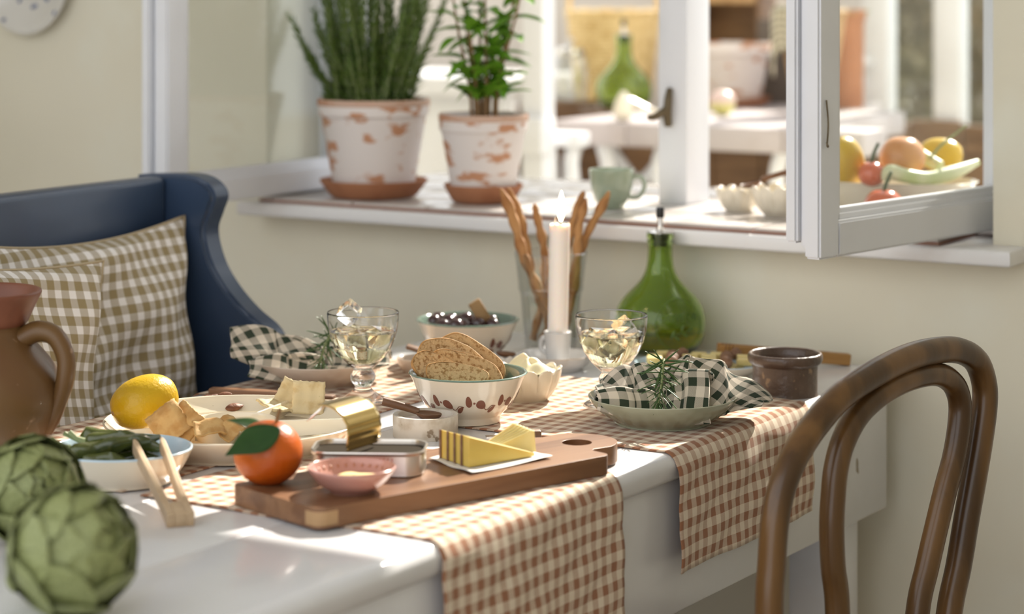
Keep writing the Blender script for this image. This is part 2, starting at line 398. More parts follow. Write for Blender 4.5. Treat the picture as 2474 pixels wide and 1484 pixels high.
# window sill with its glazed tiles
sill = structure(room('trim_1', 'white painted window sill topped with glazed tiles', 'window sill'))
out = [(-2.345, 2.985), (-1.062, 2.985), (-1.062, 3.052), (-OW0, 3.052), (-OW0, 3.52), (-OW1, 3.52), (-OW1, 3.052), (-2.345, 3.052)]
finish('sill_board', prism_me(out, .8986, .9206, .005, 3), m_sill, sill)
rbox('grout_bed', 1.166, 2.31, 2.998, 3.515, .9206, .9252, m_grout, sill, 0)
for r, (l0, l1) in enumerate(((2.999, 3.128), (3.131, 3.260), (3.263, 3.392), (3.395, 3.51))):
    w = 1.992 + 2*.1377
    edges = [2.305, 2.2674, 2.1297, 1.992, 1.8543, 1.7166, 1.5789, 1.4412, 1.3035, 1.1658, 1.095]
    for a, b in zip(edges, edges[1:]):
        if r == 0 and b < 1.16: continue
        rbox('tile', a - .0015, b + .0015, l0, l1, .9240 + rnd.uniform(-.0003, .0003), .9290 + rnd.uniform(-.0004, .0006), m_tile, sill, .0012)

# window frame, mullion and the two casements that stand open into the room
win = structure(room('window_1', 'white casement window standing open into the room', 'window'))
rbox('jamb', 2.297, OW1, 3.23, 3.3075, .929, OZ1, m_white, win, .003)
rbox('jamb', OW0, 1.150, 3.23, 3.3075, .929, OZ1, m_white, win, .003)
rbox('frame_head', 1.150, 2.297, 3.23, 3.3075, OZ1 - .05, OZ1, m_white, win, .003)
mul = rbox('mullion', 1.6641, 1.7144, 3.23, 3.3075, .928, OZ1 - .05, m_white, win, .003)
hd = tube('latch', [(-1.692, 3.221, 1.050), (-1.692, 3.218, 1.068), (-1.691, 3.219, 1.090), (-1.691, 3.224, 1.108)], [.0060, .0068, .0066, .0045], m_bronze, mul, sm=4)
tube('latch_lever', [(-1.692, 3.215, 1.076), (-1.700, 3.209, 1.069), (-1.709, 3.207, 1.064), (-1.720, 3.209, 1.063)], [.006, .006, .0055, .004], m_bronze, mul, sm=3)
def sash(LH, WH, LF, WF, rail):
    p, q = T(LH, WH), T(LF, WF); d = q - p; n = d.length; ang = math.atan2(d.y, d.x)
    z0, z1 = .9325, 1.87
    bm = bmesh.new()
    def blk(x0, x1, y0, y1, a, b, bv=.003):
        bb = bmesh.new(); bmesh.ops.create_cube(bb, size=1)
        for v in bb.verts: v.co = Vector((v.co.x*(x1-x0) + (x0+x1)/2, v.co.y*(y1-y0) + (y0+y1)/2, v.co.z*(b-a) + (a+b)/2))
        bmesh.ops.bevel(bb, geom=bb.edges[:], offset=bv, segments=2, affect='EDGES')
        me = bpy.data.meshes.new('t'); bb.to_mesh(me); bb.free(); bm.from_mesh(me); bpy.data.meshes.remove(me)
    st = .045
    for (e, y0, y1, ze) in ((0, -.023, 0, 0), (.010, -.036, -.0225, .012), (.002, -.053, -.0355, .018)):
        blk(0, st, y0, y1, z0+ze, z1); blk(n-st-e, n-e, y0, y1, z0+ze, z1)
        blk(st-.002, n-st-e+.002, y0, y1, z0+ze, z0+rail); blk(st-.002, n-st-e+.002, y0, y1, z1-rail, z1)
    # glazing bead, stepped
    for k, (a, b) in enumerate(((-.036, -.010), (-.032, -.016))):
        t = .007 + .006*k
        blk(st-.002, st+t, a, b, z0+rail-.004, z1-rail, .001); blk(n-st-t-.010, n-st-.008, a, b, z0+rail-.004, z1-rail, .001)
        blk(st, n-st-.008, a, b, z0+rail-.004, z0+rail+t, .001); blk(st, n-st-.008, a, b, z1-rail-t, z1-rail+.004, .001)
    s = finish('sash', mesh(bm, 'sash', False), m_white, win, angle=35)
    # into the window's local axes
    inv = Matrix.Rotation(-RZ, 4, 'Z'); l = inv @ Vector((p.x, p.y, 0))
    s.location = l; s.rotation_euler = (0, 0, ang - RZ)
    pn = box('pane', (n - 2*st + .002, .003, z1 - z0 - 2*rail + .004), (n/2 - .003, -.024, (z0+z1)/2), m_pane, s, 0)
    return s, n
sr, nr = sash(3.215, 1.112, 2.682, 1.198, .045)
tube('window_stay', [(nr - .012, .002, 1.130), (nr - .013, .004, 1.10), (nr - .012, .003, 1.075), (nr - .010, .006, 1.073), (nr-.009, .004, 1.078)], .0011, m_bronze, sr, seg=6, sm=4)
sl, nl = sash(3.225, 2.274, 2.7285, 2.274, .036)

# ------------------------------------------------------------------ beyond the window: a garden room
pt = room('potting_table', 'long lilac white garden table with curved legs behind the window', 'table')
pw = 2.535
while pw > 1.90:
    rbox('plank', pw, pw - .176, 4.30, 5.24 if pw > 2.2 else 4.95 if pw > 2.1 else 4.42, .922 + rnd.uniform(-.001, .001), .971, m_lilac, pt, .003); pw -= .1775
def sleg(W, L, s=1, w=.016):
    tube('leg', [(-W, L, .925), (-W - s*.012, L, .86), (-W + s*.02, L, .74), (-W + s*.03, L, .60), (-W - s*.02, L, .35), (-W - s*.03, L, .12), (-W, L, 0)],
         [.018, .017, .016, .016, .014, .013, .012], m_white, pt, sm=4, seg=8)
for W, s in ((2.50, 1), (2.435, -1), (2.29, 1), (2.02, 1), (1.95, -1), ):
    sleg(W, 4.34, s)
for W in (2.37, 1.86):
    tube('brace', [(-W - .085, 4.38, .935), (-W - .06, 4.38, .90), (-W - .02, 4.38, .855), (-W, 4.38, .845), (-W + .02, 4.38, .855), (-W + .06, 4.38, .90), (-W + .085, 4.38, .935)], .013, m_white, pt, sm=4, seg=8)

fn = room('plank_partition', 'brown plank partition standing behind the garden table', 'partition')
for k in range(13):
    w = 1.86 + k*.13
    rbox('plank', w, w + .126, 5.26, 5.285, -.02, .93 + rnd.uniform(-.006, .006), m_crate, fn, .002)

po = room('veranda_post', 'white square post with block plinth behind the smaller potted plant', 'post')
rbox('shaft', 2.440, 2.490, 4.10, 4.15, -.02, 2.4, m_white, po, .003)
rbox('plinth', 2.428, 2.498, 4.075, 4.135, .915, .99, m_white, po, .006)
for k in range(4):
    w = 2.43 + k*.05
    tube('spindle', [(-w, 4.2, -.02), (-w, 4.2, .3), (-w, 4.2, .6), (-w, 4.2, .8), (-w, 4.2, .93)], [.013, .018, .013, .02, .012], m_white, po, sm=4, seg=8)
rbox('handrail', 2.40, 2.62, 4.175, 4.225, .925, .955, m_white, po, .004)

lw = room('white_bench_rail', 'broad white rail running behind the potted plants', 'rail')
rbox('top_board', 2.95, 4.6, 4.75, 5.15, .985, 1.03, m_white, lw, .004)
rbox('front_board', 2.95, 4.6, 4.80, 4.84, .60, .985, m_white, lw, .004)
for w in (3.0, 3.7, 4.4): rbox('support', w, w + .07, 4.85, 4.92, -.02, .985, m_white, lw, .004)

gw = structure(room('window_2', 'white posts of the far garden window', 'window'))
for w in (2.19, 2.007, 1.80, 1.60):
    p_ = rbox('post', w, w + .069, 5.30, 5.36, -.02, 2.4, m_white, gw, .005)
    rbox('pane', w - .115, w - .0005, 5.328, 5.332, .62, 2.35, m_pane, gw, 0)
rbox('bottom_rail', 1.49, 2.259, 5.30, 5.36, .52, .62, m_white, gw, .004)
rbox('top_rail', 1.49, 2.259, 5.30, 5.36, 2.35, 2.42, m_white, gw, .004)
tube('handle', [(-2.235, 5.29, 1.06), (-2.245, 5.275, 1.075), (-2.25, 5.27, 1.045), (-2.247, 5.272, 1.012)], .011, m_white, gw, sm=4)
o = structure(rbox('sun_blocker', 1.97, 4.5, 3.40, 6.0, 2.42, 2.47, m_white)); tag(o, 'unseen white panel added above the garden room to block sun', 'sun_blocker')  # unseen slab, added to keep sun off the pots and window recess

o = structure(rbox('wall_garden', 2.36, 5.2, 5.60, 5.75, -.02, 1.32, M('pale_limewash', (.60, .57, .55), .9, (.55, .52, .50), 2, .4, .7))); tag(o, 'pale limewashed garden wall behind the garden table', 'wall')
def bush(u, v, y, rx, rz, n, name, label, seed):
    b = thing(name, label, 'shrub', (0, 0, 0), group='shrubs in the garden')
    c = at(u, v, y); rr = random.Random(seed); V, Fc = [], []
    b.location = (c.x, c.y, -.02)
    top = c.z + .02
    for i in range(n):
        a, t = rr.uniform(0, 6.283), rr.uniform(-1, 1); q = rr.random()**.4
        p = Vector((rx*q*math.cos(a)*math.sqrt(1-t*t), rx*q*math.sin(a)*math.sqrt(1-t*t), top + rz*q*t))
        if p.z < .05: continue
        d = Vector((rr.uniform(-1, 1), rr.uniform(-1, 1), rr.uniform(-1, 1))).normalized(); e = d.cross(Vector((rr.uniform(-1, 1), .3, .5))).normalized()
        s = rr.uniform(.025, .06); k = len(V)
        V += [p - d*s, p + e*s*.5, p + d*s, p - e*s*.5]; Fc.append((k, k+1, k+2, k+3))
    me = bpy.data.meshes.new('foliage'); me.from_pydata([tuple(x) for x in V], [], Fc)
    f = finish('foliage', me, m_leafgarden, b, smooth=False); f['kind'] = 'stuff'
    for k in range(5):
        a = k*1.3
        tube('branch', [(0, 0, 0), (.1*math.cos(a), .1*math.sin(a), top*.5), (rx*.55*math.cos(a), rx*.55*math.sin(a), top + rz*.5)], [.03, .02, .008], m_trunk, b, seg=6, sm=3)
bush(2215, 60, 9.0, .50, .75, 2600, 'garden_shrub', 'loose brown green shrub seen between the far window posts', 1)
bush(2395, 80, 11.2, .60, .95, 2600, 'garden_shrub', 'tall brown shrub seen past the far window posts beside the wall', 2)
bush(2200, 150, 15.0, 1.5, .9, 2600, 'garden_shrub', 'wide low shrub furthest back in the garden', 3)
st = thing('kerb_stone', 'low grey stone kerb along the garden bed', 'kerb', T(7.2, 1.9, -.02), RZ)
for k in range(9): box('stone', (.27, .16, .42 + rnd.uniform(-.02, .02)), (-1.2 + k*.28, 0, .2), m_gravel, st, .015)

# ------------------------------------------------------------------ dining table
EW0, EW1, EL0, EL1, TT = 1.222, 1.920, 0.95, 3.003, .034
tb = room('dining_table', 'long worn white painted dining table laid with food', 'table')
def plank_profile(a, b, ra, rb):
    """cross-section of a board in (W,z), W from a to b, rounded by ra / rb at its ends"""
    pts = []
    def corner(cx, cz, r, a0):
        for k in range(6):
            t = a0 + (math.pi/2)*k/5; pts.append((cx + r*math.cos(t), cz + r*math.sin(t)))
    z0, z1 = TZ - TT, TZ
    corner(b - rb, z1 - rb, rb, 0); corner(a + ra, z1 - ra, ra, math.pi/2)
    corner(a + ra, z0 + ra*.8, ra*.8, math.pi); corner(b - rb, z0 + rb*.8, rb*.8, 1.5*math.pi)
    return pts
cuts = [EW0, 1.40, 1.575, 1.75, EW1]
for i, (a, b) in enumerate(zip(cuts, cuts[1:])):
    pr = plank_profile(a + (.0003 if i else 0), b - (.0003 if i < 3 else 0), .0145 if i == 0 else .0012, .0145 if i == 3 else .0012)
    n = len(pr); V = [(-w, L, z) for L in (EL0, EL1) for w, z in pr]
    Fc = [tuple(range(n)), tuple(range(2*n-1, n-1, -1))] + [(k, (k+1) % n, n + (k+1) % n, n + k) for k in range(n)]
    finish('plank', pydata('plank', V, Fc), m_table, tb, angle=50)
AZ0, AZ1 = .563, TZ - TT + .002
rbox('apron', 1.236, 1.258, EL0 + .03, 2.990, AZ0, AZ1, m_table, tb, .003)
rbox('apron', 1.884, 1.906, EL0 + .03, 2.990, AZ0, AZ1, m_table, tb, .003)
rbox('apron', 1.258, 1.884, 2.945, 2.967, AZ0 + .01, AZ1, m_table, tb, .003)
rbox('apron', 1.258, 1.884, EL0 + .06, EL0 + .082, AZ0 + .01, AZ1, m_table, tb, .003)
for w in (1.2585, 1.8135):
    for l in (2.872, EL0 + .09): rbox('leg', w, w + .07, l, l + .072, 0, AZ1, m_table, tb, .004)

# ------------------------------------------------------------------ gingham table mats that hang over the table edges
def matcloth(label, L0, L1, Win, edge, hang, sgn, seed):
    """runs across the table from W = Win to the edge and hangs down by `hang`; sgn -1: over the W0 edge"""
    rr = random.Random(seed); r = .0155; th = .0016
    flat = abs(Win - edge) - r; arc = r*math.pi/2; tot = flat + arc + hang
    ph = [rr.uniform(0, 6) for _ in range(6)]
    def f(s, t):
        d = t*tot; L = L0 + (L1 - L0)*s
        L += .0018*math.sin(d*30 + ph[0]) + .003*(s-.5)*math.sin(d*9 + ph[1])
        wave = .0009*math.sin(d*70 + s*5 + ph[2]) + .0006*math.sin(s*22 + d*14 + ph[3])
        if d < flat: W, z = Win + sgn*d, TZ + .0012 + max(0, wave)*.9
        elif d < flat + arc:
            a = (d - flat)/r; W = edge - sgn*r + sgn*(r + .002)*math.sin(a); z = TZ - r + (r + .0022)*math.cos(a)
        else:
            q = d - flat - arc
            W = edge + sgn*(.002 + abs(wave)*2.2 + .004*min(1, q*12)*(1 + math.sin(s*7.5 + ph[4]))*.6); z = TZ - r - q
        return (-W, L, z)
    o = grid('table_mat', f, 56, 84, m_brown_g, None, uv=lambda s, t: (s*(L1 - L0) + seed*.003, t*tot), solid=th, rot=(0, 0, RZ), offset=0)
    tag(o, label, 'table mat', 'brown gingham table mats')
matcloth('brown gingham mat hanging over the table edge under the sage green plate', 2.345, 2.706, 1.604, EW0, .118, -1, 1)
matcloth('brown gingham mat hanging over the table edge under the wooden board', 1.867, 2.2145, 1.592, EW0, .135, -1, 2)
matcloth('brown gingham mat under the beige plate and its goblet', 2.350, 2.700, 1.641, EW1, .115, 1, 3)
matcloth('brown gingham mat under the large divided platter', 1.868, 2.205, 1.618, EW1, .115, 1, 4)

# ------------------------------------------------------------------ blue bench with cushions
bn = room('wooden_bench', 'dark navy blue painted bench with scrolled end board', 'bench')
prof = spline([(2.205, 1.000, 0), (2.12, 1.004, 0), (2.083, .996, 0), (2.0654, .977, 0), (2.074, .952, 0), (2.083, .925, 0), (2.071, .885, 0), (2.045, .85, 0), (2.01, .82, 0),
               (1.972, .795, 0), (1.945, .75, 0), (1.937, .70, 0), (1.937, .57, 0), (1.90, .53, 0), (1.80, .52, 0), (1.76, .49, 0), (1.755, .44, 0)], 5)
outl = [(p.x, p.y) for p in prof] + [(1.755, .0), (1.84, .0), (1.88, .25), (2.08, .25), (2.13, .0), (2.205, .0)]
def endboard(L0, L1):
    n = len(outl); V = [(-w, L, z) for L in (L0, L1) for w, z in outl]
    bm = bmesh.new(); vv = [bm.verts.new(v) for v in V]
    f1 = bm.faces.new(vv[:n]); f2 = bm.faces.new(vv[n:][::-1])
    for k in range(n): bm.faces.new((vv[k], vv[n+k], vv[n+(k+1) % n], vv[(k+1) % n]))
    bmesh.ops.recalc_face_normals(bm, faces=bm.faces)
    bmesh.ops.bevel(bm, geom=list(f1.edges) + list(f2.edges), offset=.006, segments=3, affect='EDGES')
    finish('end_board', mesh(bm, 'end_board'), m_navy, bn, angle=45)
endboard(2.576, 2.617); endboard(1.21, 1.25)
o = rbox('backrest', 2.148, 2.184, 1.25, 2.577, .47, 1.000, m_navy, bn, .010, 4)
rbox('seat', 1.77, 2.15, 1.25, 2.577, .425, .455, m_navy, bn, .005)
rbox('seat_apron', 1.79, 1.815, 1.25, 2.577, .33, .425, m_navy, bn, .003)

def pillow(label, L, W, z, size, tilt, spin, seed, thick=.075, yaw=0.0):
    rr = random.Random(seed); N = 34
    root = thing('cushion', label, 'cushion', T(L, W, z), group='tan gingham cushions on the bench')
    # local: x along the bench (L), y up, z towards the table (-W)
    X = Vector((S_, C_, 0)); Z = Vector((C_, -S_, 0)); Y = Vector((0, 0, 1))
    root.rotation_euler = (Matrix((X, Y, Z)).transposed().to_4x4() @ Matrix.Rotation(R(yaw), 4, 'Y') @ Matrix.Rotation(R(-tilt), 4, 'X') @ Matrix.Rotation(R(spin), 4, 'Z')).to_euler()
    ph = [rr.uniform(0, 6) for _ in range(8)]
    V, Fc, UV = [], [], []
    for side in (1, -1):
        base = len(V)
        for j in range(N+1):
            for i in range(N+1):
                s, t = 2*i/N - 1, 2*j/N - 1
                a = size/2
                x = a*s*(1 - .075*(1 - t*t)*abs(s)**4*1.2); y = a*t*(1 - .075*(1 - s*s)*abs(t)**4*1.2)
                k = max(0, (1 - s*s)*(1 - t*t))**.42
                wr = .010*k*math.sin(6*s + 4*t + ph[0]) + .007*k*math.sin(11*t - 5*s + ph[1]) + .012*max(0, 1-abs(s*.9 - t*.75 - .25)*5)*k - .009*max(0, 1-abs(s*.5 + t + .1)*6)*k
                V.append((x, y, side*(thick*k) + wr*(1 if side > 0 else .3)))
                UV.append((x*1.02 + .2, y*1.02 + .2))
        for j in range(N):
            for i in range(N):
                q = (base + j*(N+1)+i, base + j*(N+1)+i+1, base + (j+1)*(N+1)+i+1, base + (j+1)*(N+1)+i)
                Fc.append(q if side > 0 else q[::-1])
    me = bpy.data.meshes.new('cover'); me.from_pydata(V, [], Fc)
    ul = me.uv_layers.new(name='UVMap')
    for lp in me.loops: ul.data[lp.index].uv = UV[lp.vertex_index]
    o = finish('cover', me, m_tan_g, root, angle=80); subsurf(o, 1)
    ed = [(V[i][0], V[i][1], 0) for i in range(0, N+1)] + [(V[j*(N+1)+N][0], V[j*(N+1)+N][1], 0) for j in range(1, N+1)] \
        + [(V[N*(N+1)+i][0], V[N*(N+1)+i][1], 0) for i in range(N-1, -1, -1)] + [(V[j*(N+1)][0], V[j*(N+1)][1], 0) for j in range(N-1, 0, -1)]
    tube('seam', ed, .0022, M('cushion_seam_%d' % seed, (.42, .34, .22), .9), root, seg=6, closed=True)
pillow('tan gingham cushion leaning against the scrolled end of the bench', 2.366, 2.092, .742, .412, 6, 0, 5, .046)
pillow('tan gingham cushion set in front of the other beside the terracotta jug', 2.040, 2.018, .735, .44, 8, -8, 6, .054, -7)

# ------------------------------------------------------------------ bentwood chair
ca, cb = Vector((.2687, 2.45)), Vector((.537, 2.75)); cd = cb - ca
def hoop_pt(u, v):
    k = (u - CX)/F; s = (k*ca.y - ca.x)/(cd.x - k*cd.y); p = ca + cd*s
    return Vector((p.x, p.y, H - (v - YH)*p.y/F))
mid = (ca + cb)/2; cn = Vector((-cd.y, cd.x)).normalized()
ch = thing('bentwood_chair', 'dark brown bentwood chair with double hoop back at the table', 'chair', (0, 0, 0))
outer = [(1858, 1484), (1864, 1368), (1873, 1255), (1895, 1160), (1942, 1065), (2018, 970), (2098, 912), (2183, 868), (2254, 848), (2314, 847), (2357, 871), (2377, 922), (2379, 979), (2368, 1065), (2352, 1160), (2335, 1254), (2316, 1368), (2293, 1484)]
inner = [(2031, 1484), (2020, 1368), (2017, 1273), (2020, 1207), (2027, 1136), (2046, 1065), (2084, 998), (2141, 948), (2207, 915), (2270, 905), (2309, 927), (2326, 970), (2325, 1027), (2313, 1103), (2292, 1183), (2269, 1278), (2247, 1373), (2224, 1484)]
po_ = [hoop_pt(*p) for p in outer]; pi_ = [hoop_pt(*p) for p in inner]
back = Vector((-cn.x, -cn.y, 0))
def down(p, z, k): q = p.copy(); q.z = z; return q + back*k
po_ = [down(po_[0], 0, .07), down(po_[0], .25, .02), down(po_[0], .47, 0)] + po_ + [down(po_[-1] - Vector((cd.x, cd.y, 0))*.03, .47, 0), down(po_[-1] - Vector((cd.x, cd.y, 0))*.04, .25, .02), down(po_[-1] - Vector((cd.x, cd.y, 0))*.05, 0, .07)]
pi_ = [down(pi_[0], .45, 0)] + pi_ + [down(pi_[-1] - Vector((cd.x, cd.y, 0))*.04, .45, 0)]
for p in pi_: p -= back*.004
tube('back_hoop', po_, .0152, m_bent, ch, seg=16, sm=6)
tube('inner_hoop', pi_, .0138, m_bent, ch, seg=16, sm=6)
sc = mid + cn*.195
lathe('seat_panel', [(0, .012), (.17, .010), (.175, .004), (.17, 0), (0, 0)], m_bent, ch, (sc.x, sc.y, .448), seg=48)
lathe('seat_ring', [(.168, .018), (.185, .022), (.2, .018), (.202, -.01), (.195, -.02), (.17, -.02), (.168, .018)], m_bent, ch, (sc.x, sc.y, .448), seg=48)
for k in (-1, 1):
    e = sc + cn*.13 + cd.normalized()*.12*k; f_ = sc + cn*.18 + cd.normalized()*.16*k
    tube('front_leg', [(e.x, e.y, .44), ((e.x+f_.x)/2, (e.y+f_.y)/2, .22), (f_.x, f_.y, 0)], [.018, .016, .012], m_bent, ch, seg=12, sm=4)
lathe('leg_ring', [(.150, 0), (.158, .009), (.166, 0), (.158, -.009), (.150, 0)], m_bent, ch, (sc.x, sc.y, .24), seg=40)

# ------------------------------------------------------------------ terracotta jug
jg = thing('terracotta_jug', 'big brown glazed terracotta jug with loop handle', 'jug', g(-50, 1128, TZ + .0018))
lathe('body', [(0, 0), (.052, 0), (.056, .004), (.070, .025), (.084, .055), (.089, .078), (.083, .105), (.066, .128), (.053, .142), (.049, .152), (.052, .160),
               (.050, .161), (.046, .152), (.050, .140), (.062, .125), (.078, .103), (.083, .077), (.064, .025), (.05, .008), (0, .006)], m_jug, jg, seg=64, sm=4)
lathe('rim', [(.0500, .155), (.0525, .158), (.056, .166), (.061, .177), (.0655, .186), (.0668, .190), (.0650, .192), (.062, .190), (.056, .178), (.050, .166), (.0475, .157), (.0500, .155)], m_jugrim, jg, seg=64, sm=2)
tube('handle', [(.046, -.01, .140), (.066, -.012, .149), (.085, -.014, .144), (.0965, -.015, .122), (.0960, -.016, .097), (.089, -.014, .075), (.080, -.010, .055), (.072, -.008, .045)],
     [.012, .0115, .0105, .010, .0098, .0095, .010, .012], m_jug, jg, seg=14, sm=5, flat=1.15, up=(0, 1, 0))

# ------------------------------------------------------------------ artichokes
def bract_me():
    nu, nv = 8, 10; V, Fc = [], []
    for side in (0, 1):
        for j in range(nv+1):
            t = j/nv; w = .5*math.sin(math.pi*min(1, t*.80 + .20))**.6 if t < .97 else .10
            w = .5*(1 - (max(0, t - .45)/.55)**2.4)**.5 if t > .45 else .5*(.62 + .38*math.sin(t/.45*math.pi/2))
            for i in range(nu+1):
                s = 2*i/nu - 1; x = w*s
                y = t*1.05 - .05*s*s*(t)
                z = -.36*x*x - .30*(t-.1)**2 + .10*t - (.035 if side == 0 else .0)*(1 - .6*abs(s)) - .02*math.cos(s*math.pi*2)*.3
                V.append((x, y, z + .02))
        k = side*(nu+1)*(nv+1)
        for j in range(nv):
            for i in range(nu):
                q = (k+j*(nu+1)+i, k+j*(nu+1)+i+1, k+(j+1)*(nu+1)+i+1, k+(j+1)*(nu+1)+i); Fc.append(q if side else q[::-1])
    me = bpy.data.meshes.new('bract'); me.from_pydata(V, [], Fc); me.materials.append(m_arti); me.shade_smooth(); return me
BR = bract_me()
def artichoke(label, loc, r, rot, n=58):
    root = thing('artichoke', label, 'artichoke', loc, group='artichokes on the bare table end', rot=rot)
    bm = icos(1, 3)
    for v in bm.verts: v.co = Vector((v.co.x*r*.86, v.co.y*r*.86, v.co.z*r*.90))
    finish('heart', mesh(bm, 'heart'), m_arti, root)
    tube('stem', [(0, 0, -r*.8), (.002, 0, -r*1.15), (.004, .002, -r*1.42)], [r*.28, r*.22, r*.23], m_arti, root, seg=12, sm=3)
    for k in range(n):
        t = k/(n-1); th = math.pi*(.93 - .80*t**.9); ph = k*2.39996
        p = Vector((math.sin(th)*math.cos(ph), math.sin(th)*math.sin(ph), math.cos(th)))
        dn = Vector((math.cos(th)*math.cos(ph), math.cos(th)*math.sin(ph), -math.sin(th)))*-1      # towards the tip
        side = dn.cross(p)
        tilt = .26 + .10*math.sin(k*1.7)
        yv = (dn + p*tilt*.6).normalized(); zv = side.cross(yv).normalized()
        mt = Matrix((side, yv, zv)).transposed()
        s = r*(.95 if t < .8 else .95 - (t-.8)*1.6)*(.85 + .25*math.sin(th)) * (.75 if t < .12 else 1)
        lf = r*(.93 + .02*t)
        b = link('bract', BR, root, Vector((p.x*lf, p.y*lf, p.z*lf)) - yv*s*.30, mt.to_euler(), (s*1.12, s*.95, s))
artichoke('green artichoke lying in front of the other one', at(168, 1336, 1.975), .0515, Euler((R(62), R(8), R(52))), 38)
artichoke('green artichoke lying behind the other one beside the jug', at(72, 1186, 2.235), .0465, Euler((R(70), R(-10), R(30))), 36)

# ------------------------------------------------------------------ patterned bowls
BOWL = [(0, 0), (.0375, 0), (.0390, .0010), (.0395, .008), (.0405, .0098), (.046, .0145), (.0525, .0215), (.0590, .032), (.0635, .043), (.0672, .0520), (.0702, .0570)]
def bowl_r(z):
    for (r0, z0), (r1, z1) in zip(BOWL[1:], BOWL[2:]):
        if z0 <= z <= z1: return r0 + (r1 - r0)*(z - z0)/max(1e-9, z1 - z0)
    return BOWL[-1][0]
bowl_out = lathe_me(BOWL + [(.0706, .0578), (.0698, .0582)], 72, name='bowl_shell')
bowl_in = lathe_me([(.0705, .0576), (.0712, .0584), (.0706, .0594), (.0690, .0598), (.0672, .0585), (.0642, .0520), (.0600, .042), (.0550, .0315), (.048, .022), (.038, .014), (.02, .0105), (0, .0100)], 72, name='bowl_lining')
def vine_me():
    bm = bmesh.new()
    def sp(a, z): r = bowl_r(z) + .00035; return (r*math.cos(a), r*math.sin(a), z)
    def leaf(a0, z0, la, wa, ang, n=10):
        pts = []
        for k in range(n*2):
            t = 2*math.pi*k/(n*2); x, y = la*math.cos(t), wa*math.sin(t)*(1 - .25*math.cos(t))
            X = x*math.cos(ang) - y*math.sin(ang); Y = x*math.sin(ang) + y*math.cos(ang)
            pts.append(bm.verts.new(sp(a0 + X/.058, z0 + Y)))
        c = bm.verts.new(sp(a0, z0))
        for k in range(len(pts)): bm.faces.new((c, pts[k], pts[(k+1) % len(pts)]))
    def line(pts, w=.00045):
        P = spline([(a, z, 0) for a, z in pts], 6); prev = None
        for i, p in enumerate(P):
            d = (P[min(i+1, len(P)-1)] - P[max(i-1, 0)]); d = Vector((d.x*.058, d.y)).normalized(); nx, ny = -d.y*w/.058, d.x*w
            q = (bm.verts.new(sp(p.x + nx, p.y + ny)), bm.verts.new(sp(p.x - nx, p.y - ny)))
            if prev: bm.faces.new((prev[0], prev[1], q[1], q[0]))
            prev = q
    N = 9; st = 2*math.pi/N
    for k in range(N):
        a = k*st + .10
        leaf(a, .0330, .0072, .0036, R(98)); leaf(a + .115, .0312, .0014, .0013, 0)
        leaf(a + .26, .0288, .0066, .0050, R(-38)); leaf(a + .52, .0225, .0052, .0028, R(48))
        line([(a + .33, .0255), (a + .38, .0226), (a + .43, .0228), (a + .49, .0268), (a + .55, .0270), (a + .60, .0262)])
    return mesh(bm, 'vine')
vine = vine_me()
def vine_bowl(label, loc, rz):
    root = thing('patterned_bowl', label, 'bowl', loc, rz, 'cream bowls with a brown vine band')
    for n, me, m in (('shell', bowl_out, m_cream), ('green_lining', bowl_in, m_greenglaze), ('painted_vine', vine, m_print)):
        me.materials.clear(); me.materials.append(m); me.shade_smooth(); me.set_sharp_from_angle(angle=R(50))
        link(n, me, root)
    return root
MZ = TZ + .0022                               # top of a mat
BB = g(1131, 1017, MZ); OB = g(1130, 874, TZ)
vine_bowl('cream bowl with brown vine band holding bread slices', BB, R(-14))
vine_bowl('cream bowl with brown vine band holding olives', OB, R(20))

# ------------------------------------------------------------------ footed glasses
GOB = [(0, .0006), (.0300, .0006), (.0330, .0014), (.0332, .0026), (.026, .0062), (.0165, .0115), (.0112, .0165), (.0100, .0195), (.0118, .0222), (.0150, .0272), (.0158, .0310), (.0150, .0352),
       (.0125, .0392), (.0122, .0412), (.0150, .0440), (.0215, .0500), (.0275, .0565), (.0340, .0660), (.0400, .0790), (.0432, .0915), (.0446, .1030), (.0450, .1108),
       (.0446, .1122), (.0438, .1118), (.0436, .1030), (.0421, .0915), (.0388, .0795), (.0327, .0670), (.0262, .0580), (.0200, .0515), (.0120, .0472), (0, .0458)]
gob_me = lathe_me(GOB, 64, name='goblet', sm=3)
liq_me = lathe_me([(0, .0459), (.0122, .0473), (.0202, .0516), (.0264, .0581), (.0329, .0671), (.0390, .0796), (.0415, .0885), (.0411, .0889), (.0395, .0886), (0, .0886)], 64, name='drink', sm=0)
def ice_me(s, seed):
    rr = random.Random(seed); bm = bmesh.new(); bmesh.ops.create_cube(bm, size=s)
    for v in bm.verts: v.co *= rr.uniform(.92, 1.06)
    bmesh.ops.bevel(bm, geom=bm.edges[:], offset=s*.045, segments=2, affect='EDGES')
    return mesh(bm, 'ice')
ICE = [ice_me(.0222, k) for k in range(4)]
for me in ICE: me.materials.append(m_ice); me.shade_smooth(); me.set_sharp_from_angle(angle=R(20))
def goblet(label, loc, ices, where):
    root = thing('footed_glass', label, 'glass', loc, 0, 'footed glasses of pale drink')
    finish('goblet', gob_me, m_glass, root, angle=80); finish('pale_drink', liq_me, m_drink, root, angle=40)
    for k, (x, y, z, rx, ry, rz_) in enumerate(ices):
        o = link('ice_cube', ICE[k % 4], None, Vector(loc) + Vector((x, y, z)), (R(rx), R(ry), R(rz_)))
        tag(o, 'clear ice cube floating in the drink ' + where, 'ice cube', 'ice cubes')
goblet('footed glass of pale drink in front of the beige plate, an ice cube poking out', g(877, 971, MZ),
       [(-.017, .004, .1110, 35, 42, 20), (-.006, -.0185, .0800, 6, -8, 18), (.018, .006, .0800, 20, 14, 50), (-.017, .0135, .0820, 5, 12, 0)], 'in front of the beige plate')
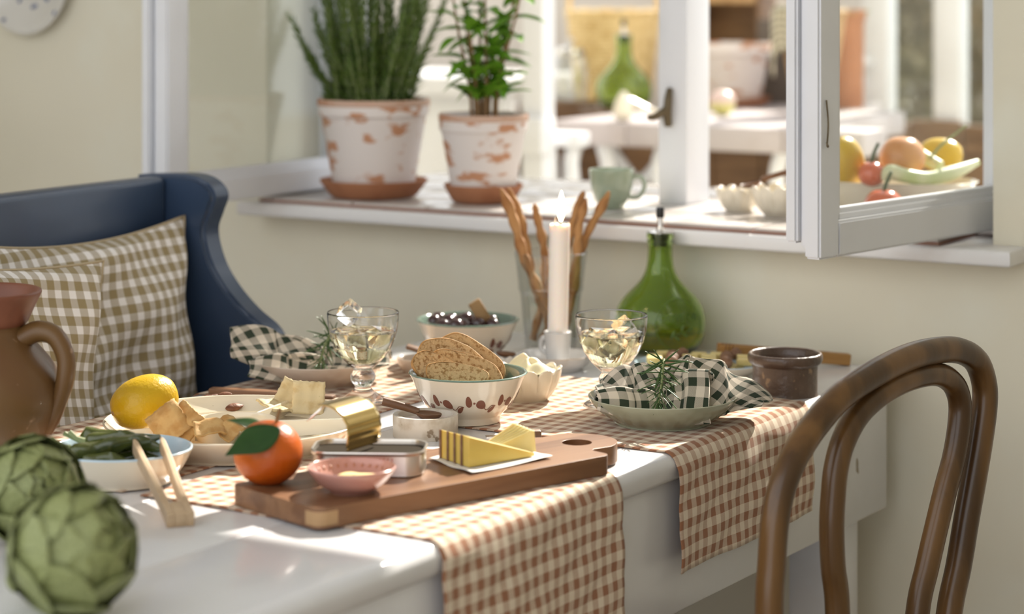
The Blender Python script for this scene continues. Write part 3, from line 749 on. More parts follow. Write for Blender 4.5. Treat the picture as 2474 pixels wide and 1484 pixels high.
goblet('footed glass of pale drink in front of the green oil bottle', g(1477, 979, MZ),
       [(.001, -.0175, .0790, 42, 38, 25), (.0175, .0105, .0930, 38, 40, 60), (-.0165, .0105, .081, 14, 10, 30)], 'in front of the green bottle')

# ------------------------------------------------------------------ plates under the napkins
def flutes(n, amt):
    def mod(a, r, z):
        k = amt*max(0, math.sin(math.pi*min(1, max(0, (z - .001)/.020))))
        return r*(1 + k*abs(math.cos(a*n/2)) - k*.5), z
    return mod
PL = [(.0001, 0), (.052, 0), (.055, .0012), (.0605, .005), (.070, .011), (.0790, .0180), (.0858, .0262), (.0882, .0306), (.0886, .0318), (.0874, .0324), (.0850, .0290), (.0770, .0205), (.068, .0135), (.058, .0075), (.050, .0052), (.0001, .0050)]
def plate(label, loc, mat, rz=0):
    o = lathe('side_plate', PL, mat, None, loc, (0, 0, rz), seg=168, mod=flutes(44, .012), sm=3)
    tag(o, label, 'plate', 'fluted side plates')
    return o
LP = g(770, 925, MZ); RP = g(1600, 1021, MZ)
plate('beige fluted plate with a green gingham napkin by the blue bench', LP, m_beige)
plate('sage green fluted plate with a green gingham napkin by the chair', RP, m_sage)

# ------------------------------------------------------------------ napkins, gathered in the middle like a bow
def catm(keys, s):
    """keys: list of (s, value) smooth interpolation"""
    ks = [k[0] for k in keys]
    if s <= ks[0]: return keys[0][1]
    for i in range(len(keys)-1):
        if s <= ks[i+1]:
            t = (s - ks[i])/(ks[i+1] - ks[i]); t = t*t*(3 - 2*t)
            return keys[i][1]*(1-t) + keys[i+1][1]*t
    return keys[-1][1]
def lobe(bm_list, xk, yk, z0k, wk, hk, fold, nf, ph, uvr, uvo, L, Wd, lean=0.0, curl=0.0):
    """a gathered cloth lobe. keys over s (0 = tied middle, 1 = free end): axis x,y, ground z, half width, height"""
    nu, nv = 44, 40; V, UV = [], []
    ca_, sa_ = math.cos(uvr), math.sin(uvr)
    for j in range(nv+1):
        t = 2*j/nv - 1
        for i in range(nu+1):
            s = i/nu
            w, h = catm(wk, s), catm(hk, s)
            arch = (1 - abs(t)**2.2)
            fz = catm(fold, s)
            y = catm(yk, s) + w*t*(1 + .0*t) - fz*.8*math.sin(nf*math.pi*t + ph)
            z = catm(z0k, s) + h*arch + fz*math.cos(nf*math.pi*t*1.0 + ph + s*1.2)*(.35 + .65*arch)
            x = catm(xk, s) + lean*arch*s + curl*math.sin(3*t + ph)*s + .0016*math.sin(t*9 + ph)
            V.append((x, y, max(z, .004 + .0*s)))
            a, b = s*L, t*Wd
            UV.append((uvo[0] + a*ca_ - b*sa_, uvo[1] + a*sa_ + b*ca_))
    Fc = [(j*(nu+1)+i, j*(nu+1)+i+1, (j+1)*(nu+1)+i+1, (j+1)*(nu+1)+i) for j in range(nv) for i in range(nu)]
    bm_list.append((V, Fc, UV))
def napkin(label, loc, lobes):
    V, Fc, UV = [], [], []
    for v, f, u in lobes:
        k = len(V); V += v; Fc += [tuple(i + k for i in q) for q in f]; UV += u
    me = bpy.data.meshes.new('napkin'); me.from_pydata(V, [], Fc)
    ul = me.uv_layers.new(name='UVMap')
    for lp in me.loops: ul.data[lp.index].uv = UV[lp.vertex_index]
    o = finish('gingham_napkin', me, m_green_g, None, loc, angle=85)
    m = o.modifiers.new('thick', 'SOLIDIFY'); m.thickness = .0022; m.offset = 0
    tag(o, label, 'napkin', 'green gingham napkins')
# left plate
ls = []
lobe(ls, [(0, .004), (.5, -.055), (1, -.112)], [(0, 0), (1, .010)], [(0, .010), (.5, .012), (1, .033)], [(0, .012), (.35, .038), (.7, .052), (1, .046)], [(0, .024), (.3, .040), (.65, .047), (1, .030)],
     [(0, .0075), (.5, .0065), (1, .005)], 2.6, .6, R(28), (.01, .0), .15, .085, lean=-.006)
lobe(ls, [(0, .004), (.5, -.040), (1, -.088)], [(0, -.012), (1, -.030)], [(0, .008), (.5, .010), (1, .018)], [(0, .012), (.35, .030), (.7, .040), (1, .034)], [(0, .020), (.3, .026), (.65, .026), (1, .012)],
     [(0, .0070), (.5, .0070), (1, .004)], 2.2, 2.2, R(-12), (.0, .02), .13, .075)
lobe(ls, [(0, .000), (.5, .040), (1, .090)], [(0, -.004), (1, -.006)], [(0, .010), (.5, .012), (1, .024)], [(0, .012), (.35, .032), (.7, .044), (1, .040)], [(0, .022), (.3, .030), (.65, .026), (1, .014)],
     [(0, .0075), (.5, .0075), (1, .006)], 2.6, 1.4, R(10), (.02, .01), .14, .08)
napkin('green gingham napkin gathered on the beige plate', LP + Vector((0.003, 0, .0035)), ls)
# right plate
ls = []
lobe(ls, [(0, .000), (.5, -.038), (1, -.0775)], [(0, .002), (1, .004)], [(0, .010), (.5, .012), (1, .030)], [(0, .012), (.35, .034), (.7, .046), (1, .030)], [(0, .034), (.3, .050), (.65, .044), (1, .012)],
     [(0, .0075), (.5, .0055), (1, .004)], 2.3, .5, R(24), (.0, .0), .12, .085, lean=.008)
lobe(ls, [(0, .000), (.5, -.036), (1, -.0790)], [(0, -.014), (1, -.020)], [(0, .006), (.5, .008), (1, .020)], [(0, .012), (.35, .026), (.7, .034), (1, .028)], [(0, .022), (.3, .034), (.65, .036), (1, .022)],
     [(0, .0060), (.5, .0050), (1, .003)], 1.6, 2.4, R(3), (.01, .01), .11, .06)
lobe(ls, [(0, -.004), (.35, .032), (.65, .074), (1, .128)], [(0, .010), (1, .022)], [(0, .010), (.4, .016), (.7, .020), (1, .020)], [(0, .012), (.35, .034), (.7, .042), (1, .020)], [(0, .030), (.3, .056), (.55, .048), (.8, .026), (1, .004)],
     [(0, .0075), (.4, .0060), (1, .002)], 2.2, 1.2, R(38), (.0, .02), .19, .09, lean=.004)
lobe(ls, [(0, .000), (.5, .026), (1, .056)], [(0, -.010), (1, -.014)], [(0, .006), (.5, .006), (1, .008)], [(0, .012), (.35, .030), (.7, .040), (1, .038)], [(0, .024), (.3, .040), (.65, .052), (1, .050)],
     [(0, .0070), (.5, .0050), (1, .006)], 1.4, .3, R(6), (.005, .015), .085, .075, curl=.004)
lobe(ls, [(0, .004), (.4, .040), (.7, .075), (1, .118)], [(0, -.004), (1, .000)], [(0, .006), (.5, .010), (1, .019)], [(0, .012), (.35, .022), (.7, .024), (1, .012)], [(0, .020), (.3, .036), (.65, .026), (1, .004)],
     [(0, .0050), (.5, .0060), (1, .002)], 1.8, 2.0, R(34), (.015, .0), .16, .07)
napkin('green gingham napkin gathered on the sage green plate', RP + Vector((0, 0, .0035)), ls)
kh = box('knife_handle', (.085, .015, .0065), (0, 0, 0), m_darkwood, None, .002, RP + Vector((.078, .012, .0245)), (R(4), R(-3), R(-12)))
tag(kh, 'dark wooden knife handle sticking out under the napkin on the sage plate', 'knife')

# ------------------------------------------------------------------ rosemary sprigs
def needle_me():
    V, Fc = [], []; n = 6
    for i in range(n+1):
        t = i/n; w = .050*math.sin(math.pi*min(1, .12 + t*.88))**.5*(1 - t*.3); zz = .12*t*t
        V += [(-w, t, zz + .018), (0, t, zz - .012), (w, t, zz + .018), (0, t, zz + .030)]
    for i in range(n):
        k = 4*i
        for a, b in ((0, 1), (1, 2), (2, 3), (3, 0)): Fc.append((k+a, k+b, k+4+b, k+4+a))
    Fc += [(3, 2, 1, 0), (4*n, 4*n+1, 4*n+2, 4*n+3)]
    me = bpy.data.meshes.new('needle'); me.from_pydata(V, [], Fc); me.materials.append(m_rose); me.shade_smooth(); return me
NEEDLE = needle_me()
def sprig(label, loc, path, n, ln, seed, spread=1.0):
    rr = random.Random(seed); root = thing('rosemary_sprig', label, 'herb', loc, group='rosemary sprigs on the napkins')
    P = spline(path, 8); tube('stem', P, [.0019 - .0009*i/len(P) for i in range(len(P))], m_rosestem, root, seg=7)
    for k in range(n):
        t = (k + .5)/n; i = min(len(P)-2, int(t*(len(P)-1))); p = P[i].lerp(P[i+1], t*(len(P)-1) - i)
        d = (P[i+1] - P[i]).normalized(); a = k*2.4 + rr.uniform(-.3, .3)
        e = d.orthogonal().normalized(); e = Matrix.Rotation(a, 3, d) @ e
        y = (e*spread*(1.30 - .65*t) + d*(-.15 + 1.1*t)).normalized()
        x = y.cross(d).normalized(); z = x.cross(y)
        s = ln*rr.uniform(.7, 1.15)*(1 - .45*t)
        link('needle', NEEDLE, root, p, Matrix((x, y, z)).transposed().to_euler(), (s, s, s))
sprig('rosemary sprig laid over the napkin on the sage plate', RP, [(.000, -.030, .080), (-.002, -.044, .072), (-.004, -.054, .058), (-.007, -.061, .044), (-.009, -.066, .034)], 50, .036, 3, 1.15)
sprig('rosemary sprig laid over the napkin on the beige plate', LP, [(.020, -.026, .072), (.016, -.038, .065), (.011, -.050, .054), (.008, -.060, .042), (.006, -.066, .034)], 46, .034, 4, 1.15)

# ------------------------------------------------------------------ candle in a dish holder
CH = g(1340, 893, TZ)
cs = thing('candle_holder', 'pale grey stoneware candle holder dish with a ring handle', 'candle holder', CH)
def octo(a, r, z):
    k = 1 + .028*math.cos(8*a)*min(1, max(0, (z-.004)/.01))
    return r*k, z
lathe('dish', [(.0001, 0), (.034, 0), (.038, .002), (.0455, .009), (.0495, .0165), (.0512, .0205), (.0503, .0215), (.0470, .0185), (.042, .0105), (.034, .0060), (.0001, .0055)], m_stoneware, cs, seg=96, mod=octo, sm=3)
lathe('candle_cup', [(.0001, .005), (.0145, .005), (.0155, .012), (.0172, .030), (.0182, .0455), (.0188, .0500), (.0182, .0518), (.0158, .0512), (.0150, .0470), (.0142, .030), (.0001, .028)], m_stoneware, cs, (.004, 0, 0), seg=40, sm=3)
tube('ring_handle', [(-.011, .006, .0420), (-.0155, .008, .0405), (-.0175, .009, .034), (-.0165, .009, .027), (-.010, .006, .0220)], .0040, m_stoneware, cs, seg=10, sm=4, flat=1.5, up=(0, 1, 0))
tube('rim_line', [(.0512*(1 + .028*math.cos(8*a))*math.cos(a), .0512*(1 + .028*math.cos(8*a))*math.sin(a), .0210) for a in [2*math.pi*k/96 for k in range(96)]], .0006, m_rimbrown, cs, seg=6, closed=True)
cd_ = thing('taper_candle', 'white burning candle standing in the grey holder', 'candle', CH + Vector((.0035, 0, .030)), rot=(0, R(1.2), 0))
lathe('wax', [(0, 0), (.0134, 0), (.0136, .06), (.0138, .164), (.0137, .1655), (.0128, .1668), (.0112, .1650), (.006, .1632), (0, .1630)], m_wax, cd_, seg=40,
      mod=lambda a, r, z: (r, z + (.0010*math.sin(3*a + 1) + .0006*math.sin(7*a) if z > .1635 and r > .009 else 0)))
tube('drip', [(-.0070, -.011, .164), (-.0068, -.0112, .171), (-.0066, -.0112, .1765)], [.0016, .0011, .0005], m_wax, cd_, seg=6)
tube('wick', [(.0005, 0, .1625), (.001, 0, .168), (.0014, 0, .1735)], .0010, m_wick, cd_, seg=6)
lathe('flame', [(0, .1695), (.0022, .1725), (.0044, .180), (.0050, .187), (.0044, .195), (.0028, .203), (.0012, .209), (0, .2125)], m_flame, cd_, (.0014, 0, 0), seg=20, sm=3)

# ------------------------------------------------------------------ glass vase with breadsticks
VS = g(1331, 848, TZ)
va = lathe('glass_vase', [(.0001, 0), (.0330, 0), (.0350, .003), (.0372, .020), (.0405, .050), (.0428, .078), (.0452, .0855), (.0466, .0895), (.0462, .0930), (.0475, .105), (.0498, .125), (.0516, .1375), (.0516, .1400), (.0500, .1402),
      (.0482, .126), (.0458, .105), (.0446, .092), (.0430, .086), (.0410, .078), (.0386, .050), (.0352, .020), (.0320, .010), (.0001, .009)], m_thin, None, VS, seg=128, sm=3, mod=lambda a, r, z: (r*(1 + (.012*math.cos(16*a) if z < .084 else 0)), z))
tag(va, 'tall clear glass vase holding breadsticks behind the candle', 'vase')
def stick(k, tip_u, tip_v, bx, by, dy, r=.0062):
    tip = at(tip_u, tip_v, VS.y + dy) - VS; b = Vector((bx, by, .014))
    n = 46; pts, rad = [], []
    for i in range(n):
        t = i/(n-1); p = b.lerp(tip, t)
        p += Vector((.0030*math.sin(t*9 + k), .0020*math.sin(t*7 + 2*k), 0))
        pts.append(p); rad.append(r*(1.0 + .10*math.sin(t*24 + k))*(1 if t < .93 else max(.25, 1 - ((t-.93)/.07)**2*.75)))
    o = tube('breadstick', pts, rad, m_stick, None, seg=14, loc=VS, twist=lambda a, i: 1 + .17*math.cos(2*(a - i*.55)) + .04*math.sin(5*a + i))
    tag(o, 'twisted brown breadstick standing in the glass vase', 'breadstick', 'breadsticks in the vase')
for k, a in enumerate(((1207, 456, .012, -.0220, -.0215, .0068), (1231, 454, .002, -.0070, -.0060, .0062), (1297, 492, .002, .0225, .0225, .0058), (1414, 462, -.026, .0085, .0090, .0056), (1414, 480, .020, -.0080, -.0120, .0056), (1467, 462, -.009, .0085, .0060, .0060))):
    stick(k, *a)

# ------------------------------------------------------------------ green oil bottle
BOT = [(0, .006), (.030, .001), (.044, .0), (.052, .005), (.0590, .014), (.0632, .026), (.0643, .042), (.0625, .057), (.0570, .070), (.0480, .0815), (.0365, .0925), (.0270, .1035), (.0212, .115), (.0184, .128), (.0174, .145),
       (.0176, .1535), (.0190, .1545), (.0190, .1580), (.0176, .1590), (.0176, .1605), (.0192, .1615), (.0194, .1665), (.0186, .1678), (.0150, .1680), (.0140, .1660), (.0140, .143), (.0152, .128), (.0182, .114), (.0240, .102),
       (.0340, .0905), (.0452, .0795), (.0541, .0682), (.0597, .056), (.0615, .042), (.0604, .027), (.0562, .0155), (.048, .007), (.030, .0045), (0, .0090)]
bot_me = lathe_me(BOT, 72, name='bottle_glass', sm=2)
oil_me = lathe_me([(0, .0093), (.030, .0048), (.048, .0073), (.0564, .0157), (.0606, .0272), (.0610, .0300), (.060, .0303), (0, .0303)], 72, name='oil')
def body_r(z):
    q = [p for p in BOT[:15]]
    for (r0, z0), (r1, z1) in zip(q, q[1:]):
        if z0 <= z <= z1 and z1 > z0: return r0 + (r1 - r0)*(z - z0)/(z1 - z0)
    return .05
def emboss_me():
    """raised OLIVE OIL lettering, a small branch and a ring, wrapped on the belly"""
    cu = bpy.data.curves.new('t', 'FONT'); cu.body = 'OLIVE OIL'; cu.size = .0140; cu.extrude = .0010; cu.align_x = 'CENTER'; cu.resolution_u = 2
    to = bpy.data.objects.new('t', cu); col.objects.link(to)
    dg = bpy.context.evaluated_depsgraph_get(); tm = bpy.data.meshes.new_from_object(to.evaluated_get(dg))
    bm = bmesh.new(); bm.from_mesh(tm); bpy.data.objects.remove(to); bpy.data.curves.remove(cu); bpy.data.meshes.remove(tm)
    for v in bm.verts: v.co.y += .006
    def add(pts, r):
        me = tube_me(pts, r, 6, False); bm.from_mesh(me); bpy.data.meshes.remove(me)
    me = tube_me([(.036*math.cos(a), .036*math.sin(a), 0) for a in [2*math.pi*k/48 for k in range(48)]], .0007, 6, True); bm.from_mesh(me); bpy.data.meshes.remove(me)
    add(spline([(-.016, -.018, 0), (-.004, -.011, 0), (.012, -.008, 0)], 5), .0006)
    for (x, y, a) in ((-.012, -.011, 60), (-.006, -.018, -40), (.001, -.004, 70), (.006, -.014, -30), (.014, -.006, 20)):
        me = lathe_me([(0, -.0055), (.0016, -.003), (.0019, 0), (.0014, .003), (0, .0055)], 10); b2 = bmesh.new(); b2.from_mesh(me); bpy.data.meshes.remove(me)
        bmesh.ops.rotate(b2, verts=b2.verts, cent=(0, 0, 0), matrix=Matrix.Rotation(R(90), 3, 'X')); bmesh.ops.rotate(b2, verts=b2.verts, cent=(0, 0, 0), matrix=Matrix.Rotation(R(a - 90), 3, 'Z'))
        for v in b2.verts: v.co += Vector((x, y, 0)); v.co.z *= .6
        me = bpy.data.meshes.new('q'); b2.to_mesh(me); b2.free(); bm.from_mesh(me); bpy.data.meshes.remove(me)
    zc = .046
    for v in bm.verts:
        x, y, d = v.co
        z = zc + y; r = body_r(z) + d + .0007; a = x/.062 - math.pi/2
        v.co = Vector((r*math.cos(a), r*math.sin(a), z))
    return mesh(bm, 'lettering', False)
emb = emboss_me()
def oil_bottle(label, loc, rz, lvl=True):
    root = thing('oil_bottle', label, 'bottle', loc, rz, 'green pourer bottles')
    finish('glass_body', bot_me, m_greenglass, root, angle=80)
    finish('raised_lettering', emb, m_embos, root, rot=(0, 0, R(24)), angle=50)
    if lvl: finish('olive_oil', oil_me, m_oil, root, angle=40)
    lathe('stopper', [(0, .150), (.0095, .150), (.0110, .158), (.0135, .1665), (.0150, .1680), (.0188, .1688), (.0190, .1700), (.0120, .1712), (0, .1712)], m_blackrub, root, seg=32)
    lathe('collar', [(.0185, .1689), (.0195, .1692), (.0195, .1702), (.0070, .1718), (.0062, .1735), (.0062, .1745), (.0046, .1752), (.0040, .178), (.0040, .198), (0, .198)], m_steel, root, seg=32)
    lathe('spout_cap', [(0, .190), (.0056, .190), (.0060, .191), (.0058, .202), (.0050, .2050), (0, .2056)], m_blackrub, root, seg=24)
    return root
oil_bottle('round green glass oil bottle with steel pourer on the dining table', g(1595, 850, TZ), R(0))

# ------------------------------------------------------------------ small brown pot, wooden tongs, knives
bp_ = lathe('stoneware_pot', [(0, 0), (.0395, 0), (.0410, .0015), (.0412, .020), (.0416, .036), (.0422, .0385), (.0445, .0395), (.0472, .0430), (.0480, .0470), (.0472, .0512), (.0450, .0530), (.0425, .0520), (.0400, .0470), (.0385, .040), (.0380, .012), (.034, .007), (0, .006)],
           m_brownpot, None, g(1897, 952, TZ), seg=64, sm=3)
tag(bp_, 'small dark brown stoneware pot behind the sage plate', 'pot')
def align(p, q, up=(0, 0, 1)):
    """rotation whose local x runs from p to q, local z as near `up` as it goes"""
    x = (Vector(q) - Vector(p)).normalized(); y = Vector(up).cross(x).normalized(); z = x.cross(y)
    return Matrix((x, y, z)).transposed().to_euler()
def tongs(label, tail, tip, mat, bw, at_, ht, gap, grooves=False, twist=0.0):
    n = (tip - tail).length; rot = align(tail, tip)
    rot = (rot.to_matrix() @ Matrix.Rotation(twist, 3, 'X')).to_euler()
    root = thing('wooden_tongs', label, 'tongs', tail, group='wooden tongs', rot=rot)
    b = box('joint_block', (.030, bw - 2*at_ + .001, ht), (.015, 0, 0), mat, root, .0015)
    for s in (-1, 1):
        y0 = s*(bw/2 - at_/2); bm = bmesh.new(); rings = []
        P = spline([(0, y0, 0), (.03, y0, 0), (n*.45, y0 + s*gap*.35, 0), (n*.75, y0 + s*gap*.8, 0), (n, y0 + s*gap, 0)], 5)
        for k, p in enumerate(P):
            t = k/(len(P)-1); h = ht/2*(1 - .10*t); w = at_/2*(1 - .25*t)
            if t > .96: w *= .55
            rings.append([bm.verts.new((p.x, p.y + a*w, c*h)) for a, c in ((-1, -1), (1, -1), (1, 1), (-1, 1))])
        for A, B in zip(rings, rings[1:]):
            for k in range(4): bm.faces.new((A[k], A[(k+1) % 4], B[(k+1) % 4], B[k]))
        bm.faces.new(rings[0][::-1]); bm.faces.new(rings[-1])
        o = finish('arm', mesh(bm, 'arm'), mat, root, angle=30)
        m = o.modifiers.new('b', 'BEVEL'); m.width = .0012; m.segments = 2; m.limit_method = 'ANGLE'
        if grooves:
            for k in range(3): box('groove', (.0011, at_*.80, ht*.95), (n - .008 - k*.0048, y0 + s*gap*.95, 0), m_darkwood, o, 0)
    return root
tongs('pale wooden tongs resting on the dish of green peppers', at(437, 1258, 2.292), at(357, 1072, 2.468), m_beech, .0275, .0080, .0145, .0045)
tongs('honey coloured bamboo tongs lying across the dish of cheese cubes', at(2052, 869, 3.225), at(1735, 843, 3.20), m_bamboo, .016, .0045, .0155, .003, True)

# ------------------------------------------------------------------ big divided platter and what lies in it
PT = g(566, 1070, MZ)
pl = thing('divided_platter', 'large round cream divided platter of snacks', 'platter', PT)
lathe('dish', [(0, 0), (.116, 0), (.120, .0015), (.134, .011), (.1440, .0205), (.1480, .0262), (.1478, .0276), (.1458, .0276), (.1405, .0205), (.130, .0118), (.118, .0068), (0, .0060)], m_ivory, pl, seg=96, sm=3)
lathe('centre_ring', [(.0440, .005), (.0475, .014), (.0495, .0245), (.0488, .0258), (.0470, .0258), (.0452, .014), (.042, .006), (.0440, .005)], m_ivory, pl, seg=64, sm=2)
for a in (6, 69, 138, 205, 283):
    V = [(.046, -.0022, .004), (.138, -.0022, .010), (.1445, -.0016, .0250), (.047, -.0016, .0250)]
    V = V + [(x, -y, z) for x, y, z in V]
    o = finish('divider', pydata('divider', V, [(0, 1, 2, 3), (7, 6, 5, 4), (0, 4, 5, 1), (1, 5, 6, 2), (2, 6, 7, 3), (3, 7, 4, 0)]), m_ivory, pl, rot=(0, 0, R(a)), angle=30)
    m = o.modifiers.new('b', 'BEVEL'); m.width = .001; m.segments = 2
def lemon_me(L, r):
    pr = []
    for k in range(29):
        t = -1 + 2*k/28
        q = max(0, 1 - abs(t)**2.15)**.5
        rr = r*q*.985
        if abs(t) > .86: rr = max(rr*.55, r*.20*math.sqrt(max(0, (1 - abs(t))/.14))) if abs(t) < 1 else 0
        pr.append((rr, t*L/2))
    pr[0] = (0, -L/2); pr[-1] = (0, L/2)
    return lathe_me(pr, 40, name='lemon')
LEM = lemon_me(.083, .0302)
def lemon(label, loc, rot, sc=1.0, group='lemons'):
    root = thing('lemon', label, 'lemon', loc, group=group, rot=rot)
    o = finish('peel', LEM, m_lemon, root, angle=90); o.scale = (sc, sc, sc)
    lathe('stem_end', [(0, .0420), (.0022, .0422), (.0030, .0408), (.0032, .0395), (0, .0390)], m_corkwood, root, (0, 0, -.001)).scale = (sc, sc, sc)
lp = at(349, 971, 2.690)
lemon('whole yellow lemon lying in the divided platter', lp, align((0, 0, 0), (-.060, -.050, -.016)).to_matrix().to_4x4().to_euler() if False else
      Vector((-.070, -.048, -.020)).to_track_quat('Z', 'Y').to_euler())
ALM = lathe_me([(0, -.0115), (.0030, -.0098), (.0058, -.005), (.0064, -.001), (.0055, .004), (.0032, .0085), (0, .0122)], 16, name='almond', sm=2)
for v in ALM.vertices: v.co.y *= .62
ALM.materials.append(m_almond); ALM.shade_smooth()
for k, (u, v, a) in enumerate(((452, 978, 60), (470, 984, 75), (487, 972, 55), (505, 980, 80), (528, 962, 100), (545, 968, 80), (556, 976, 95), (512, 968, 70), (580, 976, 96), (540, 957, 88), (495, 964, 62), (522, 974, 84), (566, 984, 100), (548, 985, 70))):
    zz = TZ + .0140 + .005*(k % 3 == 0) + (.009 if v < 966 else 0)
    p = g(u, v, zz)
    o = link('almond', ALM, None, p, (R(90 + rnd.uniform(-25, 25)), R(rnd.uniform(-30, 30)), R(a + rnd.uniform(-30, 30))))
    tag(o, 'brown whole almond in the divided platter', 'almond', 'almonds in the platter')
def cracker_me(s, th, seed, mat, n=14):
    rr = random.Random(seed); bm = bmesh.new(); V = {}
    for side in (0, 1):
        for i in range(n+1):
            for j in range(n+1):
                x, y = (i/n - .5)*s, (j/n - .5)*s
                z = (th if side else 0) + .0006*math.sin(x*420 + seed) + .0007*math.sin(y*390 + 1 + seed) + .0022*(x*x + y*y)/(s*s)*(1 if seed % 2 else -.5)
                e = 1 if min(i, j, n-i, n-j) > 0 else 0
                x += .0005*math.sin(j*2.1 + seed)*(i in (0, n)); y += .0005*math.sin(i*2.3 + seed)*(j in (0, n))
                V[side, i, j] = bm.verts.new((x, y, z if e else z*(.85) + th*.07))
    for side in (0, 1):
        for i in range(n):
            for j in range(n): bm.faces.new([V[side, a, b] for a, b in ((i, j), (i+1, j), (i+1, j+1), (i, j+1))])
    for i in range(n):
        for a, b in (((i, 0), (i+1, 0)), ((i, n), (i+1, n)), ((0, i), (0, i+1)), ((n, i), (n, i+1))):
            bm.faces.new((V[0, *a], V[0, *b], V[1, *b], V[1, *a]))
    me = mesh(bm, 'cracker'); me.materials.append(mat); me.shade_smooth(); return me
CRK = cracker_me(.0385, .0030, 1, m_cracker)
for u, v, y, rx, ry, rz_, lb in ((746, 961, 2.795, 82, 2, -4, 'square pale cracker standing upright in front of the others'), (705, 962, 2.822, 78, 28, 6, 'square pale cracker leaning tilted behind the upright one'), (672, 984, 2.80, 12, 6, 40, 'square pale cracker lying flat beside the upright one')):
    o = link('square_cracker', CRK, None, at(u, v, y), (R(rx), R(ry), R(rz_))); tag(o, lb, 'cracker', 'crackers in the platter')
PIT = [cracker_me(.040, .0026, 3 + k, m_pita) for k in range(2)]
for me in PIT:
    for v in me.vertices: v.co.z += .004*math.sin(v.co.x*110 + .5) + .003*math.sin(v.co.y*150)
for k, (u, v, y, rx, ry, rz_, s, lb) in enumerate(((408, 1024, 2.640, 62, -32, 18, 1.0, 'golden toasted crisp leaning against the lemon'), (446, 1022, 2.648, 70, 30, -30, .95, 'golden toasted crisp standing between the other crisps'), (505, 1036, 2.625, 16, 8, 20, .85, 'golden toasted crisp lying flat in the platter'),
                                    (552, 1035, 2.635, 25, -14, 55, .75, 'small broken golden crisp beside the tangerine leaf'))):
    o = link('toasted_crisp', PIT[k % 2], None, at(u, v, y), (R(rx), R(ry), R(rz_)), (s, s, s)); tag(o, lb, 'crisp', 'toasted crisps in the platter')

# ------------------------------------------------------------------ dish of green peppers
PD = g(290, 1160, MZ)
def oval(kx, ky):
    return lambda a, r, z: (r*math.sqrt((kx*math.cos(a))**2 + (ky*math.sin(a))**2), z)
dish_prof = [(.0001, 0), (.052, 0), (.056, .002), (.068, .016), (.0755, .0310), (.0765, .0335), (.0757, .0345)]
dish_in = [(.0766, .0334), (.0764, .0350), (.0745, .0352), (.0722, .0315), (.064, .016), (.052, .0070), (.0001, .0062)]
def blue_dish(label, loc, rz, mod, kz=1.0):
    d = thing('blue_rimmed_dish', label, 'dish', loc, rz, 'cream dishes with a pale blue inside')
    lathe('shell', [(r, z*kz) for r, z in dish_prof], m_ivory, d, seg=80, mod=mod, sm=3); lathe('blue_lining', [(r, z*kz) for r, z in dish_in], m_blueglaze, d, seg=80, mod=mod, sm=3)
blue_dish('cream dish with pale blue rim holding green peppers', PD, 0, oval(1.0, .94))
def pepper(k, x, y, z, rz, ry, L=.085, r=.0096):
    root = thing('green_pepper', 'blistered dark green pepper lying in the blue rimmed dish', 'pepper', PD + Vector((x, y, z)), group='peppers in the dish', rot=(0, R(ry), R(rz)))
    pts, rad = [], []
    for i in range(15):
        t = i/14; pts.append((-L/2 + L*t, .006*math.sin(t*3 + k), .004*math.sin(t*5 + k*2)))
        rad.append(r*(max(.05, math.sin(math.pi*min(1, t*.62 + .30)))**.8)*(1 + .12*math.sin(t*17 + k)) if 0 < t < 1 else r*.25)
    tube('flesh', pts, rad, m_pepper, root, seg=14, twist=lambda a, i: 1 + .13*math.sin(3*a + k) + .07*math.sin(5*a + i*.9))
    tube('stalk', [(-L/2 + .003, .006*math.sin(k), 0), (-L/2 - .008, .006*math.sin(k), .004), (-L/2 - .016, 0, .010)], [.0042, .0022, .0026], m_mintstem if False else m_rosestem, root, seg=8)
for k, a in enumerate(((.000, -.046, .0250, 0, 0, .066), (-.004, -.0225, .0205, 0, 0), (.004, .000, .0200, 0, 0), (-.004, .0225, .0205, 0, 0), (.000, .046, .0250, 0, 0, .066), (-.006, -.034, .0430, 3, -2), (.006, -.0105, .0405, -3, 2), (-.002, .0135, .0405, 4, -3))):
    pepper(k, *a)

# ------------------------------------------------------------------ wooden serving board and its load
BA = R(41); e1 = Vector((math.cos(BA), math.sin(BA), 0)); e2 = Vector((-math.sin(BA), math.cos(BA), 0))
BZ, BT = MZ + .0008, .0205; TB = BZ + BT
B0 = g(768, 1231, TB); B0.z = BZ
def on_board(u, v, z=0.0): return g(u, v, TB + z)
bl, bwid = .388, .148
def rc(cx, cy, r, a0, n=6): return [(cx + r*math.cos(R(a0 + 90*k/n)), cy + r*math.sin(R(a0 + 90*k/n))) for k in range(n+1)]
outl_b = rc(.012, .012, .012, 180) + rc(bl - .010, .010, .010, 270) + [(bl, .030)]
hc, hr = (bl + .012, .076), .047
outl_b += [(bl + .006, .034)] + [(hc[0] + hr*1.12*math.cos(R(a)), hc[1] + hr*math.sin(R(a))) for a in range(-70, 71, 10)] + [(bl + .006, .118), (bl, .122)]
mid_i = len(outl_b)
outl_b += rc(bl - .010, bwid - .010, .010, 0) + rc(.010, bwid - .010, .010, 90)
bo = thing('serving_board', 'long brown wooden paddle board with a finger hole', 'board', B0, BA)
bm = bmesh.new()
hole = [(hc[0] + .004 + .0165*math.cos(2*math.pi*k/24), hc[1] - .004 + .0165*math.sin(2*math.pi*k/24)) for k in range(24)]
